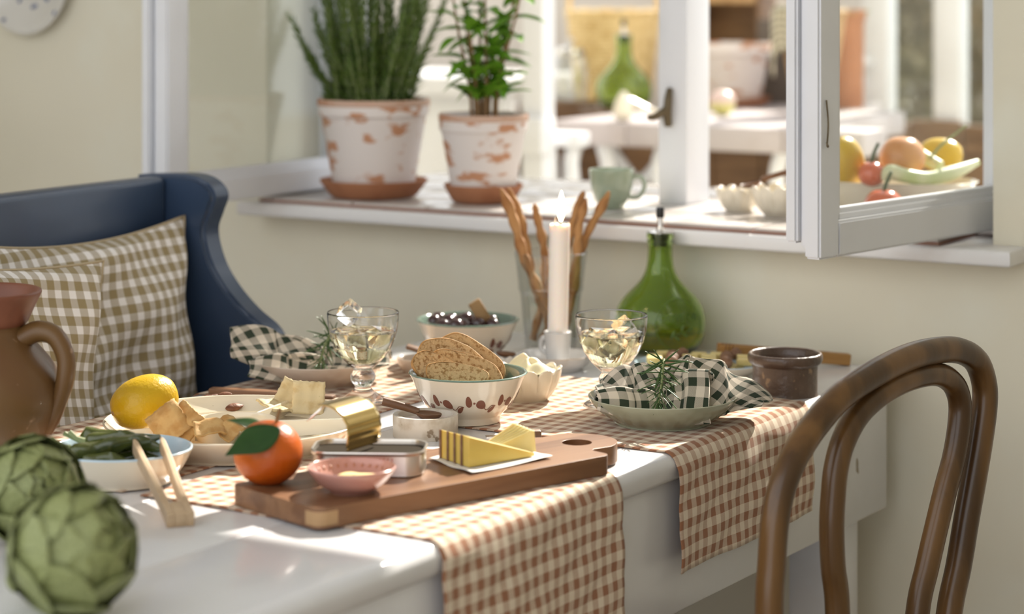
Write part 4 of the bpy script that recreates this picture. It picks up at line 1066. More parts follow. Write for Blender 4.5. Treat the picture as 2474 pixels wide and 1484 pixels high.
for z, flip in ((0, True), (BT, False)):
    ov = [bm.verts.new((x, y, z)) for x, y in outl_b]; hv = [bm.verts.new((x, y, z)) for x, y in hole]
    ed = [bm.edges.new((ov[i], ov[(i+1) % len(ov)])) for i in range(len(ov))] + [bm.edges.new((hv[i], hv[(i+1) % 24])) for i in range(24)]
    bmesh.ops.triangle_fill(bm, use_beauty=True, use_dissolve=False, edges=ed)
    if z == 0: lo_o, lo_h = ov, hv
    else:
        for A, B in ((lo_o, ov), (lo_h, hv)):
            for i in range(len(A)): bm.faces.new((A[i], A[(i+1) % len(A)], B[(i+1) % len(A)], B[i]))
o = finish('board', mesh(bm, 'board'), m_midwood, bo, angle=35)
m = o.modifiers.new('b', 'BEVEL'); m.width = .0022; m.segments = 2; m.limit_method = 'ANGLE'; m.angle_limit = R(50)
finish('sapwood_knot', prism_me(rc(.0118, .0118, .0121, 180) + [(.024, -.0003), (.024, .004), (.008, .020), (-.0003, .020)], .003, BT - .004), m_sapwood, bo, angle=35)

# tangerine
OR = on_board(648, 1167); orr = .0352
to_ = thing('tangerine', 'bright tangerine with two leaves on the wooden board', 'tangerine', OR)
bm = icos(orr, 4)
for v in bm.verts:
    q = v.co.copy(); q.z *= .93; d = math.hypot(q.x, q.y); q.z -= (.0035*math.exp(-(d/.006)**2) if q.z > 0 else -.0025*math.exp(-(d/.006)**2))
    v.co = q + Vector((0, 0, orr*.93 - .0022))
finish('peel', mesh(bm, 'peel'), m_orange, to_)
tube('stalk', [(.008, .0, .0600), (.010, -.002, .0685), (.0125, -.003, .0755)], [.0018, .0016, .0018], m_mintstem, to_, seg=7)
def leaf_me(name, L, W, cup=.25, droop=.3, n=12, m=6, fold=.0, point=1.0):
    V, Fc = [], []
    for i in range(n+1):
        t = i/n; w = W/2*math.sin(math.pi*t**.85)**.85*(1 - (point - 1)*max(0, t - .45)**1.2) if 0 < t < 1 else W*.01
        for j in range(m+1):
            s = 2*j/m - 1
            V.append((s*w, t*L, -droop*L*t*t + cup*W*s*s*math.sin(math.pi*t) + fold*math.sin(t*7)*W))
    for i in range(n):
        for j in range(m): a = i*(m+1)+j; Fc.append((a, a+1, a+m+2, a+m+1))
    me = bpy.data.meshes.new(name); me.from_pydata(V, [], Fc); me.shade_smooth(); return me
def leaf_between(name, p, q, up, W, mat, parent, cup=.2, droop=.12, solid=.0006):
    y = (Vector(q) - Vector(p)); L = y.length; y.normalize(); x = y.cross(Vector(up)).normalized(); z = x.cross(y)
    me = leaf_me(name, L, W, cup, droop, 16, 6, 0, 2.0); me.materials.append(mat)
    o = link(name, me, parent, p, Matrix((x, y, z)).transposed().to_euler())
    if solid: mm = o.modifiers.new('t', 'SOLIDIFY'); mm.thickness = solid
    return o
tp = at(676, 1034, OR.y - .020) - OR
leaf_between('leaf', tp, at(545, 1112, OR.y - .048) - OR, (-.15, -.80, .55), .033, m_leafdark, to_, cup=.10, droop=-.14)
leaf_between('leaf', at(640, 1034, OR.y + .004) - OR, at(548, 1010, OR.y + .018) - OR, (.1, -.2, 1), .022, m_leafdark, to_, cup=.10, droop=.05)

# fish tin with its curled lid
TN = Vector(((893 - CX)*2.4425/F, 2.4425, TB))
tn = thing('fish_tin', 'opened oblong fish tin with curled gold lid on the board', 'tin', TN, R(-3))
def rrect(a, b, r, n=7):
    return rc(a - r, b - r, r, 0, n) + rc(-a + r, b - r, r, 90, n) + rc(-a + r, -b + r, r, 180, n) + rc(a - r, -b + r, r, 270, n)
def loft_rings(name, rings, mat, parent, cap0=True, cap1=True, angle=40):
    bm = bmesh.new(); R_ = [[bm.verts.new(p) for p in r] for r in rings]; n = len(rings[0])
    for A, B in zip(R_, R_[1:]):
        for k in range(n): bm.faces.new((A[k], A[(k+1) % n], B[(k+1) % n], B[k]))
    if cap0: bm.faces.new(R_[0][::-1])
    if cap1: bm.faces.new(R_[-1])
    return finish(name, mesh(bm, name), mat, parent, angle=angle)
ta, tbb, tr_, th_ = .0585, .0360, .020, .0245
def ring(o, z): return [(x, y, z) for x, y in rrect(ta + o, tbb + o, tr_ + o)]
loft_rings('can', [ring(-.003, 0), ring(-.0008, .0015), ring(-.001, .004), ring(-.001, th_ - .003), ring(.0002, th_ - .002), ring(.0008, th_), ring(.0002, th_ + .0012), ring(-.0016, th_ + .0010), ring(-.0022, th_ - .002), ring(-.0022, .003)], m_tin, tn)
loft_rings('dark_oil', [ring(-.0023, .010), ring(-.0023, th_ - .0040)], m_darkoil, tn)
lidp = [(0, 0), (.0022, .008), (.0034, .018), (.0012, .029), (-.0065, .0385), (-.0185, .0445), (-.032, .0455), (-.044, .0425)]
LP_ = spline([(x, 0, z) for x, z in lidp], 5)
def lidf(s, t):
    i = s*(len(LP_)-1); k = min(len(LP_)-2, int(i)); p = LP_[k].lerp(LP_[k+1], i - k)
    w = .0315*(1 - max(0, (s - .80)/.20)**2*.55) * (1 if s > .08 else .9)
    y = (2*t - 1)*w
    return (p.x + .0004*math.sin(s*50), y, p.z)
lid = grid('curled_lid', lidf, 40, 14, m_gold, tn, solid=.0006, loc=(-.008, -.002, th_), rot=(0, 0, R(-27)))
tube('ring_pull', [(-.056 + .010*math.cos(a), .006*math.sin(a) + .008, .0580 + .009*math.cos(a)) for a in [2*math.pi*k/20 for k in range(20)]], .0010, m_tin, tn, seg=6, closed=True)
m_red = M('pink_printed_stripe', (.50, .22, .19), .4, metal=.3)
for k in range(16):
    x = -.036 + k*.0042
    box('printed_stripe', (.0016, .0003, .0085), (x, -tbb + .0008, .0160), m_red, tn, 0)

# pink dish
pk = thing('dipping_dish', 'small pink dipping dish with pale yellow butter on the board', 'dish', on_board(850, 1187))
lathe('dish', [(0, 0), (.0195, 0), (.022, .001), (.033, .0085), (.0415, .0185), (.0440, .0232), (.0438, .0246), (.0424, .0246), (.0395, .0195), (.031, .0100), (.020, .0052), (0, .0048)], m_pinkglaze, pk, seg=56, sm=3)
lathe('butter', [(.0265, .0085), (.0262, .0115), (.020, .0142), (.010, .0150), (0, .0148)], m_mustard, pk, (.004, .002, 0), seg=40, mod=lambda a, r, z: (r*(1 + .06*math.sin(3*a)), z + .0008*math.sin(4*a + r*300)))
m_speck = M('rust_speckle', (.40, .16, .08), .4)
for k in range(11):
    a = R(28 + k*12.5); r = .0378; box('painted_speckle', (.0018, .0006, .0034), (0, 0, 0), m_speck, pk, .0002, (r*math.cos(a), r*math.sin(a), .0182), (R(-42), 0, a - R(90)))

# cheese on a sheet of paper
CZ = TB + .0016
def pp(u, v): q = on_board(u, v); return Vector((q.x, q.y, 0))
quad = [pp(1036, 1112), pp(1140, 1148), pp(1335, 1108), pp(1215, 1072)]
def paperf(s, t):
    p = (quad[0]*(1-s) + quad[1]*s)*(1-t) + (quad[3]*(1-s) + quad[2]*s)*t
    e = max(abs(2*s-1), abs(2*t-1))
    return (p.x, p.y, TB + .0006 + .0042*max(0, e - .72)**1.3*3*(.6 + .4*math.sin(9*s + 5*t)))
o = grid('cheese_paper', paperf, 24, 24, m_paper, None, solid=.0004); tag(o, 'white sheet of greaseproof paper under the cheese', 'paper')
P1, P2, P3 = pp(1064, 1110), pp(1133, 1134), pp(1292, 1106)
def wedge(label, a, b, c, h0, h1, rind=True):
    base = (a + b + c)/3; root = thing('cheese_wedge', label, 'cheese', Vector((base.x, base.y, CZ)), group='wedges of yellow cheese')
    q = [p - base for p in (a, b, c)]
    V = [(p.x, p.y, 0) for p in q] + [(q[0].x, q[0].y, h0), (q[1].x, q[1].y, h0), (q[2].x, q[2].y, h1)]
    o = finish('paste', pydata('paste', V, [(2, 1, 0), (3, 4, 5), (0, 1, 4, 3), (1, 2, 5, 4), (2, 0, 3, 5)]), m_cheese, root, angle=20)
    mm = o.modifiers.new('b', 'BEVEL'); mm.width = .0007; mm.segments = 2
    if rind:
        d = (q[1] - q[0]); w = d.length; n = Vector((d.y, -d.x, 0)).normalized()
        c0 = (q[2] - q[0]).normalized()
        k = .22
        a1, a2 = q[0] - c0*.0004, q[0] + d*k - c0*.0004
        V = [(a1.x, a1.y, 0), (a2.x, a2.y, 0), (a2.x, a2.y, h0 + .0003), (a1.x, a1.y, h0 + .0003)]; off = n*.0012
        V += [(x - off.x if False else x + off.x, y + off.y, z) for x, y, z in V]
        finish('rind', pydata('rind', V, [(0, 1, 2, 3), (7, 6, 5, 4), (0, 4, 5, 1), (1, 5, 6, 2), (2, 6, 7, 3), (3, 7, 4, 0)]), m_rind, root, angle=20)
for k in range(4):
    wl = ['cheese wedge at the salt cellar end of the row of wedges', 'second cheese wedge from the salt cellar in the row', 'third cheese wedge from the salt cellar in the row', 'cheese wedge at the paper edge, broad yellow side showing'][k]
    a = P1.lerp(P2, (0, .26, .50, .74)[k]); b = P1.lerp(P2, (.25, .49, .73, 1.0)[k])
    wedge(wl, a, b, P3 + (P1 - P2)*.12*(3-k)/3*.6 + Vector((0, 0, 0)), .0300 + .0006*k, .0035)
for k in range(6):
    yb = pp(1240, 1098).y + .0042*k; A_, B_, C2 = at(1172 - 3*k, 1088, yb), at(1295 - 3*k, 1098, yb), at(1291 - 8*k, 1042 - 3.2*k, yb)
    for p_ in (A_, B_): p_.z = CZ + .0008
    D_ = at(1280 - 8*k, 1041 - 3.2*k, yb)
    q = [A_, B_, C2, D_]; c0 = (A_ + B_)/2; V = [p_ - c0 for p_ in q] + [p_ - c0 + Vector((0, .0040, .0004)) for p_ in q]
    o = finish('cheese_slice', pydata('slice', V, [(0, 1, 2, 3), (7, 6, 5, 4), (0, 4, 5, 1), (1, 5, 6, 2), (2, 6, 7, 3), (3, 7, 4, 0)]), m_cheesepale, None, c0, angle=20)
    mm = o.modifiers.new('b', 'BEVEL'); mm.width = .0006; mm.segments = 2
    tag(o, 'thin pale cheese slice in the fanned stack', 'cheese', 'fanned cheese slices')

# stone salt cellar with a small wooden spoon
SC = g(1028, 1053, TZ)
sc_ = thing('salt_cellar', 'round speckled stone salt cellar', 'salt cellar', SC)
lathe('stone_cup', [(0, 0), (.0372, 0), (.0378, .0008), (.0380, .0245), (.0374, .0255), (.0322, .0255), (.0315, .0248), (.0312, .012), (0, .011)], m_stone, sc_, seg=64)
lathe('salt', [(.0313, .0130), (.0310, .0185), (.022, .0200), (.010, .0212), (0, .0208)], m_salt, sc_, seg=40, mod=lambda a, r, z: (r, z + .0010*math.sin(5*a + r*200)))
def spoon(name, label, cat, tail, neck, bowlc, mat, r=.0042, bw=.0115, group=None):
    root = thing(name, label, cat, tail, group=group); d = Vector(neck) - Vector(tail); e = Vector(bowlc) - Vector(tail)
    tube('handle', [Vector((0, 0, 0)), d*.5 + Vector((0, 0, .0006)), d], [r*1.15, r, r*.85], mat, root, seg=12, sm=5)
    rot = align((0, 0, 0), e - d)
    bm = bmesh.new(); n, mm = 20, 8; rings = []
    for i in range(mm*2+1):
        ph = math.pi*i/(mm*2)
        rad = math.sin(ph); z = math.cos(ph)*.62
        if z > 0: z = -.25*math.cos(ph)*.62*1.6 if i < mm*.85 else z*.2
        rings.append([bm.verts.new((bw*1.25*rad*math.cos(2*math.pi*k/n), bw*rad*math.sin(2*math.pi*k/n), bw*z)) for k in range(n)])
    for A, B in zip(rings, rings[1:]):
        for k in range(n): bm.faces.new((A[k], A[(k+1) % n], B[(k+1) % n], B[k]))
    o = finish('spoon_bowl', mesh(bm, 'spoon_bowl'), mat, root, e, rot, angle=60)
    return root
spoon('salt_spoon', 'dark wooden spoon resting across the salt cellar', 'spoon', at(925, 970, 2.742), at(1012, 995, 2.738), at(1036, 998, 2.735), m_darkwood, .0046, .0125)

# butter in a scalloped bowl, smaller dishes behind
def scallop(n, am, zz=.0):
    def mod(a, r, z):
        k = abs(math.cos(a*n/2))**.6; q = min(1, max(0, z/.02))
        return r*(1 - am*q*(1 - k)), z - zz*q*(1 - k)*max(0, (z - .02)/.02)
    return mod
SCB = [(.0001, 0), (.021, 0), (.0235, .0012), (.0325, .011), (.0395, .025), (.0425, .0400), (.0424, .0425), (.0405, .0428), (.0385, .0395), (.0365, .026), (.029, .013), (.020, .0065), (.0001, .0055)]
def scallop_bowl(label, loc, mat, sc=1.0, rz=0, cat='bowl'):
    me = lathe_me(SCB, 132, scallop(11, .10, .0075), 'scalloped_bowl', 3)
    o = finish('scalloped_bowl', me, mat, None, loc, (0, 0, rz)); o.scale = (sc, sc, sc)
    tag(o, label, cat, 'scalloped ivory bowls'); return o
SB = g(1277, 967, MZ)
scallop_bowl('scalloped ivory bowl filled with whipped butter', SB, m_ivory, 1.0, R(10))
def dollop(s, t):
    a = 2*math.pi*s; r = t*.0362
    return (r*math.cos(a), r*math.sin(a), .0375 + .010*(1 - t*t) + (.0055*math.sin(2*a + 5*t) + .0045*math.sin(3*a - 4*t + 1))*t*(1.05 - t)*2.6 + (.011*math.exp(-((r*math.cos(a) + .004)**2 + (r*math.sin(a) - .006)**2)/.00006)))
o = grid('butter_swirl', dollop, 64, 20, m_cream2, None, loc=SB); tag(o, 'pale yellow whipped butter heaped in the scalloped bowl', 'butter')
SB2 = g(1212, 900, TZ)
scallop_bowl('tiny scalloped white bowl between the olives and the candle', SB2, m_plate, .58, R(4))
spoon('butter_spoon', 'dark wooden spoon lying in the tiny scalloped bowl', 'spoon', SB2 + Vector((-.060, -.020, .034)), SB2 + Vector((-.012, -.012, .030)), SB2 + Vector((.006, -.008, .028)), m_mocha, .004, .011)
SD = g(1010, 901, MZ)
o = lathe('beige_saucer', [(0, 0), (.017, 0), (.019, .001), (.0255, .010), (.0285, .0195), (.0280, .0205), (.0265, .0195), (.0225, .0105), (.015, .005), (0, .0045)], m_beige, None, SD, seg=48, sm=3); tag(o, 'small beige saucer behind the bread bowl', 'saucer')
o = box('wooden_spreader', (.062, .013, .005), (0, 0, 0), m_darkwood, None, .0018, SD + Vector((.014, .0, .0265)), (R(8), R(16), R(-8))); tag(o, 'dark flat wooden spreader lying on the beige saucer', 'spreader')

# knives lying on the table
p, q = g(507, 945, MZ + .005), g(808, 960, MZ + .005)
kn = thing('table_knife', 'wooden handled knife lying between the platter and the beige plate', 'knife', (p+q)/2, rot=align(p, q))
n_ = (q - p).length
box('handle', (n_*.62, .0155, .0095), (-n_*.19, 0, 0), m_midwood, kn, .003); box('blade', (n_*.40, .0145, .0050), (n_*.30, 0, 0), m_darkwood, kn, .0015)
p, q = g(1175, 1052, MZ + .0055), g(1307, 1049, MZ + .0055)
kn = thing('cheese_knife', 'dark wooden cheese knife lying behind the cheese', 'knife', (p+q)/2, rot=align(p, q)); n_ = (q - p).length
box('handle', (n_*.6, .014, .0100), (n_*.2, 0, 0), m_darkwood, kn, .002); box('blade', (n_*.42, .012, .002), (-n_*.30, 0, -.002), m_steel, kn, .0005)

# dish of cheese cubes behind the right napkin
CD = g(1690, 906, TZ)
blue_dish('long cream dish with pale blue rim of cheese cubes', CD, R(-5), oval(1.14, .70), .5)
CUB = box_me(.0205, .0175, .009, (0, 0, 0), .0013, 2, 'cube')
CUB.materials.append(m_cheesepale); CUB.shade_smooth(); CUB.set_sharp_from_angle(angle=R(40))
k = 0
for lay, zz, rows in ((0, .0095, ((-.024, 4), (-.002, 5), (.020, 4))), (1, .0205, ((-.031, 4), (-.0095, 6), (.0120, 6), (.0330, 5)))):
    for yy, n in rows:
        for i in range(n):
            x = (i - (n-1)/2)*.0240 + rnd.uniform(-.0008, .0008); rz_ = R(-5)
            p = CD + Vector((x*math.cos(rz_) - yy*math.sin(rz_), x*math.sin(rz_) + yy*math.cos(rz_), zz + rnd.uniform(-.0006, .0006)))
            if lay and (i + k) % 3 == 1:
                f = lathe('fig_piece', [(0, -.009), (.006, -.007), (.0080, -.001), (.0065, .005), (.002, .0085), (0, .009)], m_rind, None, p + Vector((0, 0, .0028)), (R(rnd.uniform(60, 100)), 0, R(rnd.uniform(0, 180))), seg=14, sm=2)
                tag(f, 'dark brown dried fig piece among the cheese cubes', 'fig', 'fig pieces in the dish')
            else:
                c = link('cheese_cube', CUB, None, p, (R(rnd.uniform(-3, 3)), R(rnd.uniform(-3, 3)), R(-5 + rnd.uniform(-7, 7)))); tag(c, 'pale yellow cheese cube in the long dish', 'cheese', 'cheese cubes in the dish')
            k += 1

# ------------------------------------------------------------------ bread slices and olives
def slice_me(L, Hh, th, seed):
    rr = random.Random(seed); out = []
    for k in range(44):
        a = 2*math.pi*k/44; x = math.cos(a); y = math.sin(a)
        r = 1 + .035*math.sin(3*a + seed) + .025*math.sin(5*a + seed*2)
        out.append((L/2*math.copysign(abs(x)**.8, x)*r, Hh/2*math.copysign(abs(y)**.75, y)*r))
    return out
def bread(label, loc, rot, L=.094, Hh=.050, th=.013, seed=1):
    root = thing('bread_slice', label, 'bread', loc, group='bread slices in the bowl', rot=rot)
    out = slice_me(L, Hh, th, seed)
    def bend(p, w): return (p[0], p[1], w + 3.2*(p[0]**2) + .0006*math.sin(p[0]*300 + p[1]*200))
    bm = bmesh.new(); rings = []
    for z, k in ((0, .96), (th, .96)):
        nr = 6; prev = None; c = bm.verts.new(bend((0, 0), z))
        for j in range(1, nr+1):
            ringv = [bm.verts.new(bend((x*k*j/nr, y*k*j/nr), z + .0007*hash1(i, j, seed))) for i, (x, y) in enumerate(out)]
            for i in range(len(out)):
                if prev: bm.faces.new((prev[i], prev[(i+1) % len(out)], ringv[(i+1) % len(out)], ringv[i]))
                else: bm.faces.new((c, ringv[i], ringv[(i+1) % len(out)]))
            prev = ringv
        rings.append(prev)
    finish('crumb', mesh(bm, 'crumb'), m_crumb, root, angle=80)
    loft = []
    for z, k in ((-.0005, .955), (-.0006, .98), (.001, 1.0), (th - .001, 1.0), (th + .0006, .98), (th + .0005, .955)):
        loft.append([bend((x*k, y*k), z) for x, y in out])
    loft_rings('crust', loft, m_crust, root, False, False, 80)
# x to the right, y up on the slice face, face towards the camera
def bp(u, v, y): return at(u, v, y)
bread('bread slice standing tallest at the back of the bowl', bp(1136, 876, 2.872), (R(72), R(28), R(-10)), .092, .050, .014, 2)
bread('bread slice with big holes just in front of the tallest one', bp(1092, 880, 2.850), (R(72), R(21), R(-4)), .088, .050, .014, 3)
bread('bread slice in the middle of the bowl, lower than the back two', bp(1126, 903, 2.832), (R(66), R(19), R(-6)), .092, .042, .012, 4)
bread('short bread slice end jutting out over the bowl rim', bp(1050, 895, 2.812), (R(68), R(26), R(2)), .058, .036, .011, 5)
bread('lowest bread slice pressed flat against the bowl rim', bp(1104, 915, 2.793), (R(70), R(9), R(0)), .074, .034, .011, 6)
OLV = lathe_me([(0, -.0115), (.0055, -.0100), (.0092, -.0045), (.0097, .001), (.0078, .007), (.0035, .0108), (0, .0116)], 22, name='olive', sm=2)
OLV.materials.append(m_olive); OLV.shade_smooth()
ol = [at(u, v, OB.y + dy) for (u, v, dy) in ((1052, 777, -.010), (1065, 772, .012), (1083, 783, -.022), (1090, 776, .004), (1110, 775, .014), (1120, 784, -.016), (1128, 776, .000), (1146, 780, .010), (1150, 786, -.014), (1182, 784, .014), (1186, 788, -.012), (1100, 787, -.034), (1072, 786, -.030))]
for rad, zc, n in ((.030, .036, 8), (.008, .036, 2), (.024, .0195, 6)):          # the olives underneath
    ol += [OB + Vector((rad*math.cos(6.283*i/n), rad*math.sin(6.283*i/n), zc)) for i in range(n)]
for it in range(80):                                                               # settle: push touching olives apart
    for i in range(len(ol)):
        for j in range(i):
            d = ol[i] - ol[j]; L = d.length
            if L < .0208:
                d = (d/max(L, 1e-6))*(.0208 - L)*.5; ol[i] += d; ol[j] -= d
        c = ol[i] - OB; c.z = min(max(c.z, .0205), .0585); rr = math.hypot(c.x, c.y); lim = .022 + (c.z - .0205)*.82
        if rr > lim: c.x *= lim/rr; c.y *= lim/rr
        if i < 13 and math.hypot(c.x - .0235, c.y) < .017 and c.z > .03:             # room for the wooden handle
            e = Vector((c.x - .0235, c.y, 0)).normalized()*.017; c.x, c.y = .0235 + e.x, e.y
        ol[i] = OB + c
for p in ol:
    o = link('black_olive', OLV, None, p, (R(rnd.uniform(60, 110)), R(rnd.uniform(-30, 30)), R(rnd.uniform(0, 180)))); tag(o, 'shiny black olive in the cream bowl', 'olive', 'olives in the bowl')
o = box('wooden_pick', (.018, .0065, .060), (0, 0, 0), m_corkwood, None, .0015, at(1171, 772, OB.y), (R(6), R(-32), R(8))); tag(o, 'flat wooden spoon handle stuck in the olives', 'spoon')

# ------------------------------------------------------------------ on the window sill
SZ = .9296
m_limerim = M('pale_clay_rim', (.56, .38, .29), .85, (.46, .22, .12), 20, .45, .65)
def flower_pot(label, loc, rr, h, rb, sr):
    root = thing('plant_pot', label, 'plant pot', loc, group='whitewashed pots on the sill')
    lathe('pot', [(0, .012), (rb, .012), (rb*1.01, .016), (rr*.93, h - .030), (rr*.945, h - .026), (rr*.985, h - .024), (rr, h - .004), (rr*.99, h), (rr*.92, h), (rr*.90, h - .006), (rr*.86, h - .028), (0, h - .028)], m_limepot, root, seg=56)
    lathe('rim_band', [(rr*.925, h - .002), (rr*.99, h + .0012), (rr*1.004, h - .001), (rr*1.006, h - .008), (rr*.998, h - .009), (rr*.925, h - .002)], m_limerim, root, seg=56)
    lathe('soil', [(0, h - .020), (rr*.6, h - .021), (rr*.885, h - .024)], m_soil, root, seg=40)
    lathe('saucer', [(0, 0), (sr*.74, 0), (sr*.80, .003), (sr*.97, .022), (sr, .0265), (sr*.985, .028), (sr*.94, .0265), (sr*.80, .008), (0, .007)], m_terra, root, seg=56)
    return root
PA = g(903, 474, SZ); PB = g(1168, 487, SZ)
PA.z = PB.z = SZ
flower_pot('larger whitewashed terracotta pot of rosemary in a saucer', PA, .0895, .155, .064, .0865)
flower_pot('smaller whitewashed terracotta pot of mint in a saucer', PB, .0700, .136, .049, .0620)
# rosemary bush: stems with thousands of needles
rb_ = thing('rosemary_plant', 'bushy green rosemary growing in the larger pot', 'plant', PA + Vector((0, 0, .134)))
rr = random.Random(11); V, Fc = [], []
for k in range(105):
    a = rr.uniform(0, 6.283); q = math.sqrt(rr.random())*.060
    b = Vector((q*math.cos(a), q*math.sin(a), 0)); hgt = rr.uniform(.07, .27)
    lean = Vector((b.x*.65 + rr.uniform(-.03, .03), b.y*.4 + rr.uniform(-.03, .03), hgt))
    if k < 3: b = Vector((-.06, -.02, 0)); lean = Vector((-.045 - .012*k, -.01, .10 + .025*k)); 
    P = spline([b, b + lean*.35 + Vector((0, 0, .012)), b + lean*.75, b + lean], 5)
    tube('stem', P, [.0019 - .0010*i/len(P) for i in range(len(P))], m_rosestem, rb_, seg=5)
    n = int(hgt*480)
    for j in range(n):
        t = (j + rr.random())/n*.98 + .02; i = min(len(P)-2, int(t*(len(P)-1))); p = P[i].lerp(P[i+1], t*(len(P)-1) - i); d = (P[i+1] - P[i]).normalized()
        e = Matrix.Rotation(j*2.4, 3, d) @ d.orthogonal().normalized(); y = (e*.75 + d*(.75 + .4*t)).normalized(); x = y.cross(d).normalized()
        s = rr.uniform(.016, .028)*(1 - .35*t); w = s*.080; c = len(V); q_ = p + y*s
        if q_.z < .026 and math.hypot(q_.x, q_.y) > .072: continue
        if p.z < .012 or q_.z < .002: continue
        V += [p - x*w*.6, p + x*w*.6, p + y*s*.55 + x*w + e*s*.02, p + y*s, p + y*s*.55 - x*w + e*s*.02]; Fc.append((c, c+1, c+2, c+3, c+4))
me = bpy.data.meshes.new('needles'); me.from_pydata([tuple(v) for v in V], [], Fc)
o = finish('needles', me, m_rosepot, rb_, smooth=False); o['kind'] = 'stuff'
# mint: single leaves in pairs on upright stems
mt_ = thing('mint_plant', 'leafy bright green mint growing in the smaller pot', 'plant', PB + Vector((0, 0, .114)))
LF = [leaf_me('mint_leaf', 1, .46, .22, .25 + .12*k, 8, 4, .03) for k in range(3)]
for me in LF: me.materials.append(m_mint)
for k, (bx, by, tx, ty, hh) in enumerate(((-.012, 0, -.030, .0, .20), (.004, -.012, .002, -.01, .235), (.016, .004, .050, .01, .215), (.020, -.010, .066, -.02, .25), (-.004, .014, -.006, .02, .26), (.0, .0, .016, .0, .12), (-.018, -.010, -.050, -.01, .22), (.008, .010, .034, .02, .16), (-.008, -.016, -.020, -.03, .15))):
    P = spline([(bx, by, 0), (bx*1.2, by, hh*.3), ((bx + tx)*.55, (by + ty)*.5, hh*.65), (tx, ty, hh)], 6)
    tube('stem', P, [.0030 - .0014*i/len(P) for i in range(len(P))], m_mintstem, mt_, seg=7)
    nn_ = max(4, int(hh/.030))
    for j in range(nn_):
        t = (j + .6)/nn_; i = min(len(P)-2, int(t*(len(P)-1))); p = P[i].lerp(P[i+1], t*(len(P)-1) - i)
        for s in (0, 1):
            a = j*1.57 + s*math.pi + k*.7 + rr.uniform(-.3, .3); el = rr.uniform(-.25, .85)
            if p.z < .022: continue
            if p.z < .075: el = rr.uniform(.60, 1.0)
            y = Vector((math.cos(a)*math.cos(el), math.sin(a)*math.cos(el), math.sin(el))); x = y.cross(Vector((0, 0, 1))).normalized(); z = x.cross(y)
            L = rr.uniform(.046, .068)*(1.05 - .25*t)
            link('leaf', LF[(j + s + k) % 3], mt_, p, Matrix((x, y, z)).transposed().to_euler(), (L, L, L))
    for s in range(4):
        a = s*1.57 + k; y = Vector((math.cos(a)*.5, math.sin(a)*.5, .85)).normalized(); x = y.cross(Vector((0, 0, 1))).normalized(); z = x.cross(y)
        link('leaf', LF[s % 3], mt_, P[-1], Matrix((x, y, z)).transposed().to_euler(), (.040, .040, .040))
# cup
CU = g(1478, 503, SZ)
cu_ = thing('coffee_cup', 'pale green glazed cup with a loop handle', 'cup', CU)
lathe('cup', [(0, 0), (.0175, 0), (.0190, .0015), (.0262, .014), (.0312, .030), (.0338, .048), (.0345, .0580), (.0338, .0590), (.0328, .0580), (.0318, .048), (.0290, .030), (.0235, .0145), (.015, .006), (0, .005)], m_cupg, cu_, seg=48, sm=3)
tube('handle', [(.0320, -.004, .047), (.042, -.006, .0485), (.0490, -.007, .040), (.0475, -.007, .028), (.040, -.005, .018), (.0270, -.003, .0165)], .0036, m_cupg, cu_, seg=10, sm=5, flat=1.5, up=(0, 1, 0))
# two scalloped bowls and a spoon
b1, b2 = g(1786, 510, SZ), g(1888, 522, SZ)
scallop_bowl('scalloped ivory bowl standing on the sill next to the mullion', b1, m_ivory, .84, R(6))
scallop_bowl('scalloped ivory bowl standing on the sill next to the open casement', b2, m_ivory, 1.06, R(0))
spoon('kitchen_spoon', 'brown wooden spoon lying across the scalloped bowls on the sill', 'spoon', b2 + Vector((.055, .035, .073)), b2 + Vector((-.028, .016, .052)), b2 + Vector((-.044, .012, .048)), m_mocha, .0045, .013)
# fruit bowl behind the casement
FB = g(2160, 511, SZ)
fb = lathe('fruit_bowl', [(.0001, 0), (.070, 0), (.074, .002), (.086, .026), (.0935, .0445), (.0960, .0470), (.0950, .0485), (.0915, .0460), (.080, .022), (.068, .008), (.0001, .007)], m_ivory, None, FB, (0, 0, R(-20)), seg=72, mod=oval(1.30, .86), sm=2)
tag(fb, 'wide ivory bowl of fruit and vegetables behind the casement', 'bowl')
lemon('yellow lemon standing upright in the wide ivory bowl', at(2042, 392, 3.49), (R(12), R(-14), 0), .98)
lemon('yellow lemon lying on its side in the wide ivory bowl', at(2272, 374, 3.56), (R(90), R(10), R(64)), .86)
def ball(name, label, cat, loc, r, mat, group, stalk=None, sq=.92):
    root = thing(name, label, cat, loc, group=group); bm = icos(r, 3)
    for v in bm.verts:
        d = math.hypot(v.co.x, v.co.y)/r; v.co.z = v.co.z*sq - (r*.12*math.exp(-(d/.25)**2) if v.co.z > 0 else 0)
    finish('skin', mesh(bm, 'skin'), mat, root)
    if stalk: tube('stalk', stalk, [.0030, .0026, .0024], m_leafdark, root, seg=7, sm=4)
    return root
m_onion = M('onion_skin', (.55, .22, .06), .3, (.62, .30, .11), 18, .4, .7)
ball('orange_onion', 'round orange onion in the wide ivory bowl', 'onion', at(2180, 381, 3.487), .0345, m_onion, 'vegetables in the fruit bowl', None, .95)
ball('tomato', 'small red tomato between the lemon and the onion', 'tomato', at(2106, 420, 3.452), .0205, m_tomato, 'vegetables in the fruit bowl', [(0, 0, .015), (.003, 0, .03), (.010, 0, .045)])
ball('tomato', 'red tomato with a green stalk in front of the wide ivory bowl', 'tomato', at(2135, 497, 3.395), .0290, m_tomato, 'vegetables in the fruit bowl', [(.0, -.004, .021), (.004, -.006, .036), (.010, -.008, .050)], .86)
o = tube('leek_stalk', [at(2138, 438, 3.434), at(2150, 416, 3.434), at(2185, 424, 3.434), at(2240, 432, 3.440), at(2300, 418, 3.462), at(2362, 392, 3.50)], [.006, .0115, .0105, .0105, .0110, .0050], m_fennel, None, seg=12, sm=5)
